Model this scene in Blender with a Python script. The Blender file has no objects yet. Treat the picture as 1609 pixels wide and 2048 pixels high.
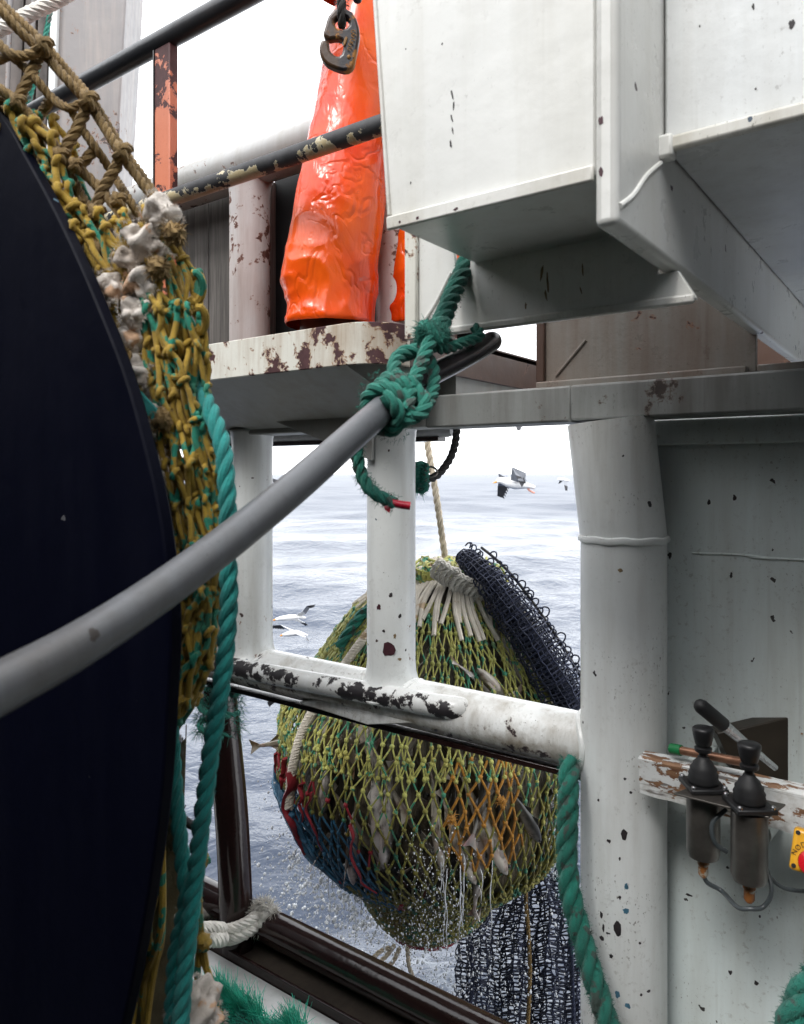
import bpy, math, random
import numpy as np
from mathutils import Vector, noise as mnoise
random.seed(7); RNG = np.random.default_rng(11)
R = math.radians
SC = bpy.context.scene

# ------------------------------------------------------------------ camera, sky, sun, exposure
F = 1500.0; CX = 804.5; HY = 948.0           # focal length and principal point in photo pixels
TH = math.asin(0.59); CT, ST = math.cos(TH), math.sin(TH)
cam_d = bpy.data.cameras.new('camera'); cam = bpy.data.objects.new('camera', cam_d)
SC.collection.objects.link(cam); SC.camera = cam
cam.location = (0, 0, 0); cam.rotation_euler = (R(90), 0, TH)
cam_d.sensor_fit = 'VERTICAL'; cam_d.sensor_height = 36; cam_d.lens = F/2048*36
cam_d.shift_y = -(1024-HY)/2048; cam_d.clip_start = 0.05; cam_d.clip_end = 9000
cam_d.dof.use_dof = True; cam_d.dof.focus_distance = 2.7; cam_d.dof.aperture_fstop = 8.0

SUN_EL, SUN_AZ = R(50), R(180)               # overcast: a broad soft sun, high, behind the camera's left shoulder
wd = bpy.data.worlds.new('World'); SC.world = wd; wd.use_nodes = True
wn = wd.node_tree; wn.nodes.clear()
sky = wn.nodes.new('ShaderNodeTexSky'); sky.sky_type = 'NISHITA'; sky.sun_disc = False
sky.sun_elevation = SUN_EL; sky.sun_rotation = SUN_AZ; sky.dust_density = 3.0; sky.air_density = 1.0
# the cloud layer turns the blue dome into an even white one
mixw = wn.nodes.new('ShaderNodeMix'); mixw.data_type = 'RGBA'; mixw.inputs[0].default_value = 0.86
mixw.inputs[7].default_value = (15.5, 15.8, 16.2, 1)
wn.links.new(sky.outputs[0], mixw.inputs[6])
bg = wn.nodes.new('ShaderNodeBackground'); bg.inputs[1].default_value = 0.13
wn.links.new(mixw.outputs[2], bg.inputs[0])
wo = wn.nodes.new('ShaderNodeOutputWorld'); wn.links.new(bg.outputs[0], wo.inputs[0])
sun_d = bpy.data.lights.new('sun', 'SUN'); sun_d.energy = 1.5; sun_d.angle = R(18); sun_d.color = (1, .985, .96)
sun = bpy.data.objects.new('sun', sun_d); SC.collection.objects.link(sun)
_sd = Vector((math.sin(SUN_AZ)*math.cos(SUN_EL), math.cos(SUN_AZ)*math.cos(SUN_EL), math.sin(SUN_EL)))
sun.rotation_euler = _sd.to_track_quat('Z', 'Y').to_euler(); sun.location = _sd*30
vs = SC.view_settings; vs.view_transform = 'Standard'; vs.look = 'None'; vs.exposure = 0.58; vs.gamma = 1.0
vs.use_curve_mapping = False
SC.render.engine = 'CYCLES'
SC.cycles.use_denoising = True
SC.cycles.max_bounces = 8; SC.cycles.diffuse_bounces = 2; SC.cycles.glossy_bounces = 3
SC.cycles.transmission_bounces = 6; SC.cycles.transparent_max_bounces = 8
SC.cycles.caustics_reflective = False; SC.cycles.caustics_refractive = False

# ------------------------------------------------------------------ places: the ship's own axes
# X runs along the ship's side, Y points outboard, Z up; the camera stands at the origin, turned 36 degrees
def ray(px, py):
    a = (px-CX)/F; b = (HY-py)/F
    return np.array((a*CT-ST, a*ST+CT, b))
def at(px, py, t): return ray(px, py)*t
def onv(px, py, v): r = ray(px, py); return r*(v/r[1])
def onu(px, py, u): r = ray(px, py); return r*(u/r[0])
def onz(px, py, z): r = ray(px, py); return r*(z/r[2])
RIGHT = np.array((CT, ST, 0.)); FWD = np.array((-ST, CT, 0.)); UP = np.array((0., 0., 1.))
SEA_Z = -3.45; DECK_Z = -2.75

# ------------------------------------------------------------------ mesh helpers
WL = {}                                       # world location of every object
def lerp(a, b, t): return a+(b-a)*t
def norm(v):
    v = np.asarray(v, float); return v/(np.linalg.norm(v)+1e-12)
class MB:
    def __init__(s): s.V = []; s.P = []; s.MI = []; s.n = 0
    def add(s, V, P, mi=0):
        V = np.asarray(V, float).reshape(-1, 3)
        if isinstance(P, np.ndarray): P = P.astype(np.int64)+s.n; s.P.append(P); s.MI.append(np.full(len(P), mi))
        else:
            for p in P: s.P.append(np.array([p], dtype=np.int64)+s.n); s.MI.append(np.array([mi]))
        s.V.append(V); s.n += len(V); return s
    def hexa(s, p, mi=0):
        return s.add(p, np.array([[3,2,1,0],[4,5,6,7],[0,1,5,4],[1,2,6,5],[2,3,7,6],[3,0,4,7]]), mi)
    def box(s, lo, hi, mi=0):
        x0,y0,z0 = lo; x1,y1,z1 = hi
        return s.hexa([(x0,y0,z0),(x1,y0,z0),(x1,y1,z0),(x0,y1,z0),(x0,y0,z1),(x1,y0,z1),(x1,y1,z1),(x0,y1,z1)], mi)
    def obox(s, c, ax, ay, az, mi=0):         # oriented box from centre and half-axis vectors
        c, ax, ay, az = (np.asarray(q, float) for q in (c, ax, ay, az))
        return s.hexa([c-ax-ay-az, c+ax-ay-az, c+ax+ay-az, c-ax+ay-az, c-ax-ay+az, c+ax-ay+az, c+ax+ay+az, c-ax+ay+az], mi)
    def prism(s, poly, ext, mi=0):            # planar outline pushed along ext
        p = np.asarray(poly, float); n = len(p); q = p+np.asarray(ext, float)
        P = [list(range(n))[::-1], list(range(n, 2*n))]+[[i, (i+1) % n, n+(i+1) % n, n+i] for i in range(n)]
        return s.add(np.vstack((p, q)), P, mi)
    def grid(s, G, mi=0, closed_u=False, closed_v=False):   # G: (a,b,3)
        a, b = G.shape[:2]; I = np.arange(a*b).reshape(a, b)
        if closed_u: I = np.vstack((I, I[:1]))
        if closed_v: I = np.hstack((I, I[:, :1]))
        Q = np.stack((I[:-1, :-1], I[:-1, 1:], I[1:, 1:], I[1:, :-1]), -1).reshape(-1, 4)
        return s.add(G.reshape(-1, 3), Q, mi)
    def tube(s, path, r, sides=12, caps=True, mi=0, flat=None, closed=False):
        p = np.asarray(path, float); n = len(p)
        T, A, B = frames(p, closed)
        r = np.broadcast_to(np.asarray(r, float), (n,))
        th = np.arange(sides)/sides*2*math.pi
        e = 1.0 if flat is None else flat
        G = p[:, None]+r[:, None, None]*(np.cos(th)[None, :, None]*A[:, None]+e*np.sin(th)[None, :, None]*B[:, None])
        base = s.n; s.grid(G, mi, closed_v=True, closed_u=closed)
        if caps and not closed:
            s.P.append(np.array([list(range(base, base+sides))[::-1]])); s.MI.append(np.array([mi]))
            e0 = base+(n-1)*sides; s.P.append(np.array([list(range(e0, e0+sides))])); s.MI.append(np.array([mi]))
        return s
    def ropey(s, path, r, strands=3, pitch=None, sides=6, step=None, closed=False, phase=0., wob=0.):   # twisted strands
        pitch = pitch or r*7
        p = spline(path, step or pitch/9)
        if wob: p = p+wob*np.stack([np.convolve(RNG.normal(size=len(p)), np.ones(7)/7, 'same') for _ in range(3)], -1)
        T, A, B = frames(p, closed); d = np.r_[0, np.cumsum(np.linalg.norm(np.diff(p, axis=0), axis=1))]
        ro, rs = r*.52, r*.56
        if strands == 2: ro, rs = r*.48, r*.6
        if strands >= 4: ro, rs = r*.6, r*.48
        for k in range(strands):
            a = d/pitch*2*math.pi+k*2*math.pi/strands+phase
            s.tube(p+ro*(np.cos(a)[:, None]*A+np.sin(a)[:, None]*B), rs, sides)
        return s
    def lathe(s, prof, o, ax, sides=24, mi=0):
        prof = np.asarray(prof, float); ax = norm(ax)
        h = np.array((1., 0, 0)) if abs(ax[0]) < .8 else np.array((0, 1., 0))
        A = norm(np.cross(ax, h)); B = np.cross(ax, A); th = np.arange(sides)/sides*2*math.pi
        G = np.asarray(o, float)+prof[:, 1][:, None, None]*ax+prof[:, 0][:, None, None]*(np.cos(th)[None, :, None]*A+np.sin(th)[None, :, None]*B)
        base = s.n; s.grid(G, mi, closed_v=True); n = len(prof)
        if prof[0, 0] > 1e-5: s.P.append(np.array([list(range(base, base+sides))[::-1]])); s.MI.append(np.array([mi]))
        if prof[-1, 0] > 1e-5: e0 = base+(n-1)*sides; s.P.append(np.array([list(range(e0, e0+sides))])); s.MI.append(np.array([mi]))
        return s
    def ball(s, c, rad, X=(1,0,0), Y=(0,1,0), Z=(0,0,1), nu=12, nv=8, mi=0, lump=0, lf=5.):
        th = np.arange(nu)/nu*2*math.pi; ph = np.linspace(.04, math.pi-.04, nv)
        rx, ry, rz = (rad, rad, rad) if np.isscalar(rad) else rad
        D = np.stack((np.sin(ph)[:, None]*np.cos(th)[None]*rx, np.sin(ph)[:, None]*np.sin(th)[None]*ry, np.cos(ph)[:, None]*np.ones(nu)[None]*rz), -1)
        if lump:
            L = np.array([[1+lump*mnoise.noise(Vector(D[i, j])*lf/max(rx, ry, rz)+Vector(c)*7) for j in range(nu)] for i in range(nv)])
            D = D*L[..., None]
        G = np.asarray(c, float)+D@np.array([X, Y, Z], float)
        base = s.n; s.grid(G, mi, closed_v=True)
        s.P.append(np.array([list(range(base, base+nu))])); s.MI.append(np.array([mi]))
        e0 = base+(nv-1)*nu; s.P.append(np.array([list(range(e0, e0+nu))[::-1]])); s.MI.append(np.array([mi]))
        return s
    def sticks(s, A, B, r, sides=4, r2=None):  # many straight bars at once
        A = np.asarray(A, float); B = np.asarray(B, float); n = len(A)
        if not n: return s
        T = B-A; T /= np.linalg.norm(T, axis=1)[:, None]+1e-12
        H = np.where(np.abs(T[:, 2:3]) > .9, np.array([[1., 0, 0]]), np.array([[0, 0, 1.]]))
        U = np.cross(T, H); U /= np.linalg.norm(U, axis=1)[:, None]; W = np.cross(T, U)
        r = np.broadcast_to(np.asarray(r, float), (n,)); q = r if r2 is None else np.broadcast_to(np.asarray(r2, float), (n,))
        th = np.arange(sides)/sides*2*math.pi
        ring = np.cos(th)[None, :, None]*U[:, None]+np.sin(th)[None, :, None]*W[:, None]
        V = np.concatenate((A[:, None]+r[:, None, None]*ring, B[:, None]+q[:, None, None]*ring), 1)
        i = np.arange(sides); j = (i+1) % sides
        Q = np.stack((i, j, j+sides, i+sides), -1)[None]+(np.arange(n)*2*sides)[:, None, None]
        return s.add(V, Q.reshape(-1, 4))
    def scatter(s, T, TF, C, S, jit=None):     # template T (k,3), faces TF, at centres C scaled by S (n,) or (n,3)
        C = np.asarray(C, float); n = len(C)
        if not n: return s
        S = np.asarray(S, float); S = S[:, None] if S.ndim == 1 else S
        V = C[:, None]+T[None]*S[:, None, :]
        Q = TF[None]+(np.arange(n)*len(T))[:, None, None]
        return s.add(V, Q.reshape(-1, TF.shape[1]))
    def build(s, name, mat, parent=None, smooth=True, bevel=0, sharp=38, seg=2, origin=None):
        V = np.vstack(s.V); me = bpy.data.meshes.new(name)
        if parent is not None: o0 = WL[parent.name]
        elif origin is not None: o0 = np.asarray(origin, float)
        else: lo, hi = V.min(0), V.max(0); o0 = np.array(((lo[0]+hi[0])/2, (lo[1]+hi[1])/2, lo[2]))
        V = V-o0
        cnt = np.concatenate([np.full(len(p), p.shape[1]) for p in s.P]); loops = np.concatenate([p.ravel() for p in s.P])
        me.vertices.add(len(V)); me.vertices.foreach_set('co', V.ravel().astype(np.float32))
        me.loops.add(len(loops)); me.loops.foreach_set('vertex_index', loops.astype(np.int32))
        me.polygons.add(len(cnt)); me.polygons.foreach_set('loop_start', np.r_[0, np.cumsum(cnt)[:-1]].astype(np.int32))
        me.polygons.foreach_set('loop_total', cnt.astype(np.int32))
        me.polygons.foreach_set('use_smooth', np.full(len(cnt), bool(smooth)))
        for m in (mat if isinstance(mat, (list, tuple)) else [mat]): me.materials.append(m)
        me.polygons.foreach_set('material_index', np.concatenate(s.MI).astype(np.int32))
        me.update(calc_edges=True); me.validate()
        if smooth and sharp and len(V) < 60000: me.set_sharp_from_angle(angle=R(sharp))
        o = bpy.data.objects.new(name, me); SC.collection.objects.link(o)
        if parent is not None: o.parent = parent; WL[o.name] = o0
        else: o.location = o0; WL[o.name] = o0
        if bevel:
            b = o.modifiers.new('bevel', 'BEVEL'); b.width = bevel; b.segments = seg; b.limit_method = 'ANGLE'; b.angle_limit = R(40)
        return o
def frames(p, closed=False):
    n = len(p); T = np.gradient(p, axis=0) if not closed else np.roll(p, -1, 0)-np.roll(p, 1, 0)
    T /= np.linalg.norm(T, axis=1)[:, None]+1e-12
    h = np.array((0, 0, 1.)) if abs(T[0, 2]) < .8 else np.array((1., 0, 0))
    A = np.zeros_like(p); A[0] = norm(np.cross(T[0], h))
    for i in range(1, n):
        a = A[i-1]-T[i]*np.dot(A[i-1], T[i]); A[i] = a/(np.linalg.norm(a)+1e-12)
    return T, A, np.cross(T, A)
def spline(pts, step):                        # Catmull-Rom through the points, even steps
    p = np.asarray(pts, float)
    if len(p) == 2: n = max(2, int(np.linalg.norm(p[1]-p[0])/step)+1); return lerp(p[0], p[1], np.linspace(0, 1, n)[:, None])
    q = np.vstack((2*p[0]-p[1], p, 2*p[-1]-p[-2])); out = []
    for i in range(1, len(q)-2):
        t = np.linspace(0, 1, 24, endpoint=False)[:, None]; a, b, c, d = q[i-1], q[i], q[i+1], q[i+2]
        out.append(.5*((2*b)+(c-a)*t+(2*a-5*b+4*c-d)*t*t+(3*b-a-3*c+d)*t**3))
    out = np.vstack(out+[p[-1:]]); d = np.r_[0, np.cumsum(np.linalg.norm(np.diff(out, axis=0), axis=1))]
    n = max(2, int(d[-1]/step)+1); s = np.linspace(0, d[-1], n)
    return np.stack([np.interp(s, d, out[:, k]) for k in range(3)], -1)
def pxs(pts, step=None):                      # [(px,py,t)] -> places
    return np.array([at(*q) for q in pts])
ICO = None
def ico():
    global ICO
    if ICO is None:
        g = (1+5**.5)/2
        V = np.array([(-1,g,0),(1,g,0),(-1,-g,0),(1,-g,0),(0,-1,g),(0,1,g),(0,-1,-g),(0,1,-g),(g,0,-1),(g,0,1),(-g,0,-1),(-g,0,1)], float); V /= np.linalg.norm(V[0])
        Fc = np.array([(0,11,5),(0,5,1),(0,1,7),(0,7,10),(0,10,11),(1,5,9),(5,11,4),(11,10,2),(10,7,6),(7,1,8),(3,9,4),(3,4,2),(3,2,6),(3,6,8),(3,8,9),(4,9,5),(2,4,11),(6,2,10),(8,6,7),(9,8,1)])
        ICO = (V, Fc)
    return ICO
def fuzz(mb, path, r, n, length, thick=.0006, droop=.3):   # loose fibres sticking out of a rope
    p = spline(path, r*.6); T, A, B = frames(p); k = RNG.integers(0, len(p), n); a = RNG.uniform(0, 2*math.pi, n)
    out = np.cos(a)[:, None]*A[k]+np.sin(a)[:, None]*B[k]; s0 = p[k]+out*r*.9
    d = out+T[k]*RNG.normal(0, .9, n)[:, None]+RNG.normal(0, .35, (n, 3)); d /= np.linalg.norm(d, axis=1)[:, None]
    L = length*RNG.uniform(.35, 1, n)[:, None]; m = s0+d*L*.5; d2 = d+np.array((0, 0, -droop*2))*RNG.uniform(0, 1, n)[:, None]
    e = m+d2*L*.5
    mb.sticks(s0, m, thick, 3); mb.sticks(m, e, thick, 3, thick*.3)
    return mb
def empty(name, loc, label=None, cat=None, group=None):
    o = bpy.data.objects.new(name, None); SC.collection.objects.link(o); o.location = loc; WL[o.name] = np.asarray(loc, float)
    o.empty_display_size = .1
    return tag(o, label, cat, group)
def tag(o, label=None, cat=None, group=None, kind=None):
    if label: o['label'] = label
    if cat: o['category'] = cat
    if group: o['group'] = group
    if kind: o['kind'] = kind
    return o

# ------------------------------------------------------------------ materials
class NT:
    def __init__(s, name):
        s.m = bpy.data.materials.new(name); s.m.use_nodes = True; s.t = s.m.node_tree
        s.b = s.t.nodes['Principled BSDF']; s.out = s.t.nodes['Material Output']; s._pos = None; s._nor = None
    def n(s, typ, ins=None, **kw):
        d = s.t.nodes.new(typ)
        for k, v in kw.items(): setattr(d, k, v)
        for k, v in (ins or {}).items():
            if isinstance(v, bpy.types.NodeSocket): s.t.links.new(v, d.inputs[k])
            elif v is not None: d.inputs[k].default_value = v
        return d
    def geo(s):
        if s._pos is None: g = s.n('ShaderNodeNewGeometry'); s._pos = g.outputs['Position']; s._nor = g.outputs['Normal']
        return s._pos
    def objco(s): return s.n('ShaderNodeTexCoord').outputs['Object']
    def vec(s, v, sc): return s.n('ShaderNodeVectorMath', {0: v, 1: sc}, operation='MULTIPLY').outputs[0]
    def noise(s, v, scale, detail=4, rough=.55, dist=0.):
        return s.n('ShaderNodeTexNoise', {'Vector': v, 'Scale': scale, 'Detail': detail, 'Roughness': rough, 'Distortion': dist}).outputs[0]
    def mr(s, x, a, b, c=0., d=1.): return s.n('ShaderNodeMapRange', {0: x, 1: a, 2: b, 3: c, 4: d}).outputs[0]
    def math(s, op, a, b=0.): return s.n('ShaderNodeMath', {0: a, 1: b}, operation=op).outputs[0]
    def mix(s, f, a, b, blend='MIX'):
        if isinstance(a, tuple) and len(a) == 3: a = a+(1,)
        if isinstance(b, tuple) and len(b) == 3: b = b+(1,)
        return s.n('ShaderNodeMix', {0: f, 6: a, 7: b}, data_type='RGBA', blend_type=blend).outputs[2]
    def set(s, **kw):
        for k, v in kw.items():
            k = k.replace('_', ' ')
            if isinstance(v, tuple) and len(v) == 3: v = v+(1,)
            if isinstance(v, bpy.types.NodeSocket): s.t.links.new(v, s.b.inputs[k])
            else: s.b.inputs[k].default_value = v
        return s
    def bump(s, h, strength=.2, dist=.01, prev=None):
        d = s.n('ShaderNodeBump', {'Strength': strength, 'Distance': dist, 'Height': h})
        if prev is not None: s.t.links.new(prev, d.inputs['Normal'])
        s.t.links.new(d.outputs[0], s.b.inputs['Normal']); return d.outputs[0]
def flat(name, col, rough=.5, metal=0., var=.12, scale=20., bump=.1, **kw):
    m = NT(name); p = m.geo(); f = m.noise(p, scale, 6, .6)
    c1 = tuple(min(1, q*(1+var)) for q in col); c0 = tuple(q*(1-var*1.6) for q in col)
    m.set(Base_Color=m.mix(m.mr(f, .3, .7), c0, c1), Roughness=m.mr(f, .2, .8, max(.02, rough-.1), rough+.1), Metallic=metal, **kw)
    if bump: m.bump(m.noise(p, scale*6, 5, .6), bump, .004)
    return m.m
def paint(name, base, chip=(.05, .03, .028), th=.70, scale=14., rim=(.25, .11, .05), stain=(.22, .17, .1), st=.35, rough=.34,
          dirv=None, dirk=0., speck=.0, bump=.12, cluster=3., big=None, dirt=0., spec=.5, under=0.):
    """painted steel: chips down to primer or rust, run-down stains, specks, orange-peel relief"""
    m = NT(name); p = m.geo()
    f1 = m.noise(p, scale, 6, .66, .25); f2 = m.noise(p, cluster, 3, .5)
    val = m.math('ADD', m.math('MULTIPLY', f1, .62), m.math('MULTIPLY', f2, .48))
    if dirv is not None:
        dt = m.n('ShaderNodeVectorMath', {0: m._nor, 1: tuple(norm(dirv))}, operation='DOT_PRODUCT').outputs['Value']
        val = m.math('ADD', val, m.math('MULTIPLY', dt, dirk))
    chipm = m.mr(val, th, th+.008); rimm = m.mr(val, th-.018, th-.004)
    fade = m.noise(p, 2.2, 4, .6)
    b0 = m.mix(m.mr(fade, .3, .72), tuple(q*.9 for q in base), tuple(min(1., q*1.04) for q in base))
    # stains that run down the plate
    sv = m.vec(p, (9., 9., .9)); s1 = m.noise(sv, 1.6, 6, .65); s2 = m.noise(p, 1.7, 3, .5)
    sm = m.mr(m.math('ADD', m.math('MULTIPLY', s1, .6), m.math('MULTIPLY', s2, .5)), .50, .72, 0., st)
    b1 = m.mix(sm, b0, stain)
    pep = m.mr(m.noise(m.vec(p, (1., 1., .6)), 150., 3, .6), .63, .69, 0., .35+dirt); b1 = m.mix(m.math('MULTIPLY', pep, m.mr(m.noise(p, 5., 3), .45, .65)), b1, tuple(q*.35 for q in stain))
    drip = m.mr(m.noise(m.vec(p, (34., 34., 1.1)), 1., 5, .6), .58, .75, 0., st*.8); b1 = m.mix(m.math('MULTIPLY', drip, m.mr(s2, .4, .65)), b1, tuple(q*.8 for q in stain))
    fine = m.mr(m.noise(p, 55., 5, .7), .56, .75, 0., .25+dirt); b1 = m.mix(m.math('MULTIPLY', fine, m.mr(f2, .42, .62, .1, 1.)), b1, tuple(q*.6 for q in stain))
    if under:      # old grease and dirt clinging below and in front
        ud = m.n('ShaderNodeVectorMath', {0: m._nor, 1: (0., -.5, -.85)}, operation='DOT_PRODUCT').outputs['Value']
        um = m.mr(m.math('ADD', ud, m.mr(m.noise(p, 7., 6, .7), .3, .7, -.45, .45)), .45, 1.0, 0., under); b1 = m.mix(um, b1, m.mix(m.noise(p, 30., 4, .6), (.10, .075, .045), (.36, .31, .23)))
    if speck:
        pw = m.n('ShaderNodeVectorMath', {0: m.n('ShaderNodeTexNoise', {'Vector': p, 'Scale': 45., 'Detail': 3.}).outputs[1], 1: (.022, .022, .03), 2: p}, operation='MULTIPLY_ADD').outputs[0]
        vo = m.n('ShaderNodeTexVoronoi', {'Vector': pw, 'Scale': 24., 'Randomness': 1.})
        col = m.n('ShaderNodeSeparateColor', {0: vo.outputs['Color']})
        rad = m.mr(col.outputs[0], 1-speck, 1., 0., .17)
        dd = m.math('ADD', vo.outputs['Distance'], m.mr(m.noise(p, 60., 3), .3, .7, -.05, .05))
        spm = m.math('MULTIPLY', m.math('LESS_THAN', dd, rad), 1.)
        b1 = m.mix(spm, b1, m.mix(m.math('GREATER_THAN', col.outputs[1], .72), chip, (.08, .2, .28)))
        chipm = m.math('MAXIMUM', chipm, m.math('MULTIPLY', spm, .6))
    cc = m.mix(m.mr(m.noise(p, 30., 4), .35, .7), chip, tuple(min(1, q*1.7+.004) for q in chip))
    c = m.mix(m.math('MULTIPLY', rimm, .75), b1, rim); c = m.mix(chipm, c, cc)
    m.set(Base_Color=c, Roughness=m.mix(chipm, m.mr(f1, .2, .8, rough-.08, rough+.1), (.62, .62, .62)), Specular_IOR_Level=spec)
    h = m.math('SUBTRACT', m.math('MULTIPLY', m.noise(p, 110., 4, .6), .35), chipm)
    nb = m.bump(m.noise(p, 9., 3), .12, .02); m.bump(h, bump*2, .0025, nb)
    return m.m
def ropemat(name, col, col2=None, spot=0.5, sc=60., rough=.8, dirt=(.1, .08, .05), dk=.35, wet=0.):
    m = NT(name); p = m.geo(); f = m.noise(p, sc*.35, 5, .6); g = m.noise(p, sc, 3, .5)
    c = m.mix(m.mr(f, .3, .7), tuple(q*.62 for q in col), tuple(min(1, q*1.15) for q in col))
    if col2: c = m.mix(m.mr(g, spot, spot+.03), c, col2)
    c = m.mix(m.mr(m.noise(p, 12., 4, .6), .5, .8, 0., dk), c, dirt)
    m.set(Base_Color=c, Roughness=rough-wet*.5, Sheen_Weight=.15)
    m.bump(m.noise(p, 330., 4, .7), .7, .004)
    return m.m

WHITE = (.74, .76, .75)
M = {}
M['white'] = paint('white_paint', (.72, .74, .73), th=.712, scale=22, st=.35, speck=.2, rough=.3)
M['box'] = paint('overhead_white_paint', (.80, .80, .77), chip=(.035, .012, .018), th=.775, scale=18, st=.22, speck=.05, rough=.3, stain=(.34, .3, .2))
M['lip'] = paint('lip_white_paint', (.80, .79, .75), chip=(.035, .012, .018), th=.695, scale=22, st=.45, speck=.1, rough=.3, stain=(.30, .25, .15), dirt=.3)
M['column'] = paint('column_white_paint', (.78, .80, .79), chip=(.025, .024, .028), th=.715, scale=20, st=.3, speck=.34, rough=.34, dirt=.5)
M['bulkhead'] = paint('bulkhead_white_paint', (.71, .78, .77), chip=(.03, .028, .026), th=.745, scale=26, st=.26, speck=.26, rough=.42, dirt=.4)
M['rail'] = paint('rail_white_paint', (.78, .79, .78), chip=(.025, .015, .017), th=.695, scale=17, st=.65, speck=.25, rough=.28, dirt=.3, under=.9, rim=(.14, .1, .08), dirv=(0, -.5, -.8), dirk=.05)
M['rubbed'] = paint('rubbed_rail_paint', (.78, .79, .78), chip=(.012, .01, .012), th=.66, scale=24, st=.3, rough=.25, rim=(.12, .1, .09), dirv=(0, -.95, .1), dirk=.11, cluster=4., bump=.25)
M['ledge'] = paint('ledge_paint', (.74, .73, .66), chip=(.05, .018, .02), th=.598, scale=16, st=.85, rim=(.3, .14, .05), stain=(.3, .17, .07), rough=.35, cluster=5., bump=.3)
M['rustpost'] = paint('rusty_white_paint', (.80, .77, .75), chip=(.12, .05, .035), th=.625, scale=26, st=.55, rim=(.38, .2, .13), stain=(.34, .17, .11), rough=.4, cluster=4.)
M['orange_steel'] = paint('orange_primer_paint', (.60, .19, .10), chip=(.045, .012, .012), th=.57, scale=16, st=.25, rim=(.4, .12, .07), stain=(.35, .1, .05), rough=.45, cluster=6., bump=.3)
M['yellow_rail'] = paint('worn_yellow_rail', (.52, .43, .26), chip=(.028, .028, .03), th=.555, scale=13, st=.6, rim=(.6, .55, .4), stain=(.25, .13, .05), rough=.3, cluster=5., dirv=(-.6, -.2, .7), dirk=.07, bump=.3)
M['black_rail'] = paint('black_rail_paint', (.022, .023, .026), chip=(.12, .06, .04), th=.80, scale=16, st=.2, rim=(.06, .05, .05), stain=(.1, .08, .07), rough=.33)
M['maroon'] = paint('maroon_wet_paint', (.016, .006, .0055), chip=(.08, .04, .03), th=.80, scale=14, st=.25, rim=(.04, .02, .02), stain=(.05, .035, .03), rough=.14)
M['brown_plate'] = paint('brown_rusty_plate', (.09, .05, .035), chip=(.035, .018, .016), th=.62, scale=12, st=.5, rim=(.2, .1, .06), stain=(.05, .03, .025), rough=.42)
M['brown_web'] = paint('stained_web_plate', (.26, .245, .22), chip=(.04, .02, .02), th=.72, scale=20, st=.7, stain=(.16, .09, .06), rough=.3, bump=.3)
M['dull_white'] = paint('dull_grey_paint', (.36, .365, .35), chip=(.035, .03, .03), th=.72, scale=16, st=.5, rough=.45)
M['shade_steel'] = paint('shaded_grey_paint', (.25, .26, .25), chip=(.03, .02, .016), th=.66, scale=12, st=.6, rim=(.1, .07, .05), stain=(.05, .035, .025), rough=.45)  # grey darkened to stand for the shade under the overhead steel
M['pipe_white'] = paint('weathered_white_paint', (.47, .475, .47), chip=(.04, .03, .03), th=.69, scale=24, st=.35, rough=.35, speck=.2)
M['grey_casing'] = paint('grey_white_casing', (.20, .185, .182), chip=(.04, .028, .025), th=.665, scale=18, st=.6, stain=(.36, .3, .26), rough=.45, cluster=2.5)
M['grey_pipe'] = paint('grey_metal_pipe', (.115, .12, .13), chip=(.025, .02, .018), th=.72, scale=20, rim=(.2, .2, .2), stain=(.06, .055, .05), st=.6, rough=.36, speck=.12, dirt=.4)
M['dark_pipe'] = flat('dark_wet_pipe', (.045, .038, .042), .16, 0., .2, 14, .15)
M['navy'] = paint('navy_drum_paint', (.0012, .0016, .0062), chip=(.05, .05, .055), th=.86, scale=30, rim=(.004, .004, .008), stain=(.004, .0045, .010), st=.6, rough=.5, speck=.05, spec=.06, bump=.05)
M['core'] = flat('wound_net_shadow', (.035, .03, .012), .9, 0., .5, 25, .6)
M['cord'] = ropemat('ochre_braided_cord', (.27, .17, .055), dirt=(.09, .05, .015), dk=.55)
M['twine'] = ropemat('yellow_green_twine', (.46, .29, .028), (.012, .25, .16), .545, 40., dirt=(.16, .09, .015), dk=.45)
M['rag'] = ropemat('white_frayed_rag', (.76, .69, .62), (.58, .36, .22), .60, 22., dirt=(.3, .2, .12), dk=.65)
M['teal'] = ropemat('teal_rope', (.010, .27, .245), dirt=(.01, .11, .11), dk=.5)
M['green'] = ropemat('green_rope', (.012, .20, .145), (.05, .08, .065), .60, 30., dirt=(.02, .06, .05), dk=.55)
M['bright_green'] = ropemat('bright_green_fibre', (.03, .62, .42), dirt=(.01, .28, .2), dk=.4)
M['cream'] = ropemat('cream_rope', (.58, .50, .38), dirt=(.3, .22, .13), dk=.5)
M['cod_cream'] = ropemat('cream_lashing', (.86, .78, .66), (.55, .40, .25), .62, 9., dk=.2)
M['white_rope'] = ropemat('white_braided_rope', (.80, .76, .69), dirt=(.42, .36, .29), dk=.4)
M['black_rope'] = ropemat('black_tarred_rope', (.035, .033, .032), dk=.1)
M['lime'] = ropemat('lime_twine', (.50, .50, .13), (.05, .28, .16), .55, 22., dirt=(.36, .2, .03), dk=.6, wet=.4)
M['olive'] = ropemat('olive_twine', (.24, .225, .035), (.025, .17, .10), .57, 20., dirt=(.24, .12, .012), dk=.6, wet=.6)
M['amber'] = ropemat('amber_twine', (.50, .22, .015), dirt=(.22, .1, .02), dk=.5, wet=.5)
M['navy_twine'] = ropemat('navy_twine', (.007, .014, .052), dirt=(.01, .012, .03), dk=.4, wet=.4)
M['blue_twine'] = ropemat('blue_twine', (.02, .13, .24), dirt=(.012, .08, .14), dk=.4, wet=.6)
M['red_twine'] = ropemat('red_twine', (.36, .012, .025), dirt=(.14, .01, .015), dk=.4, wet=.6)
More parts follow.
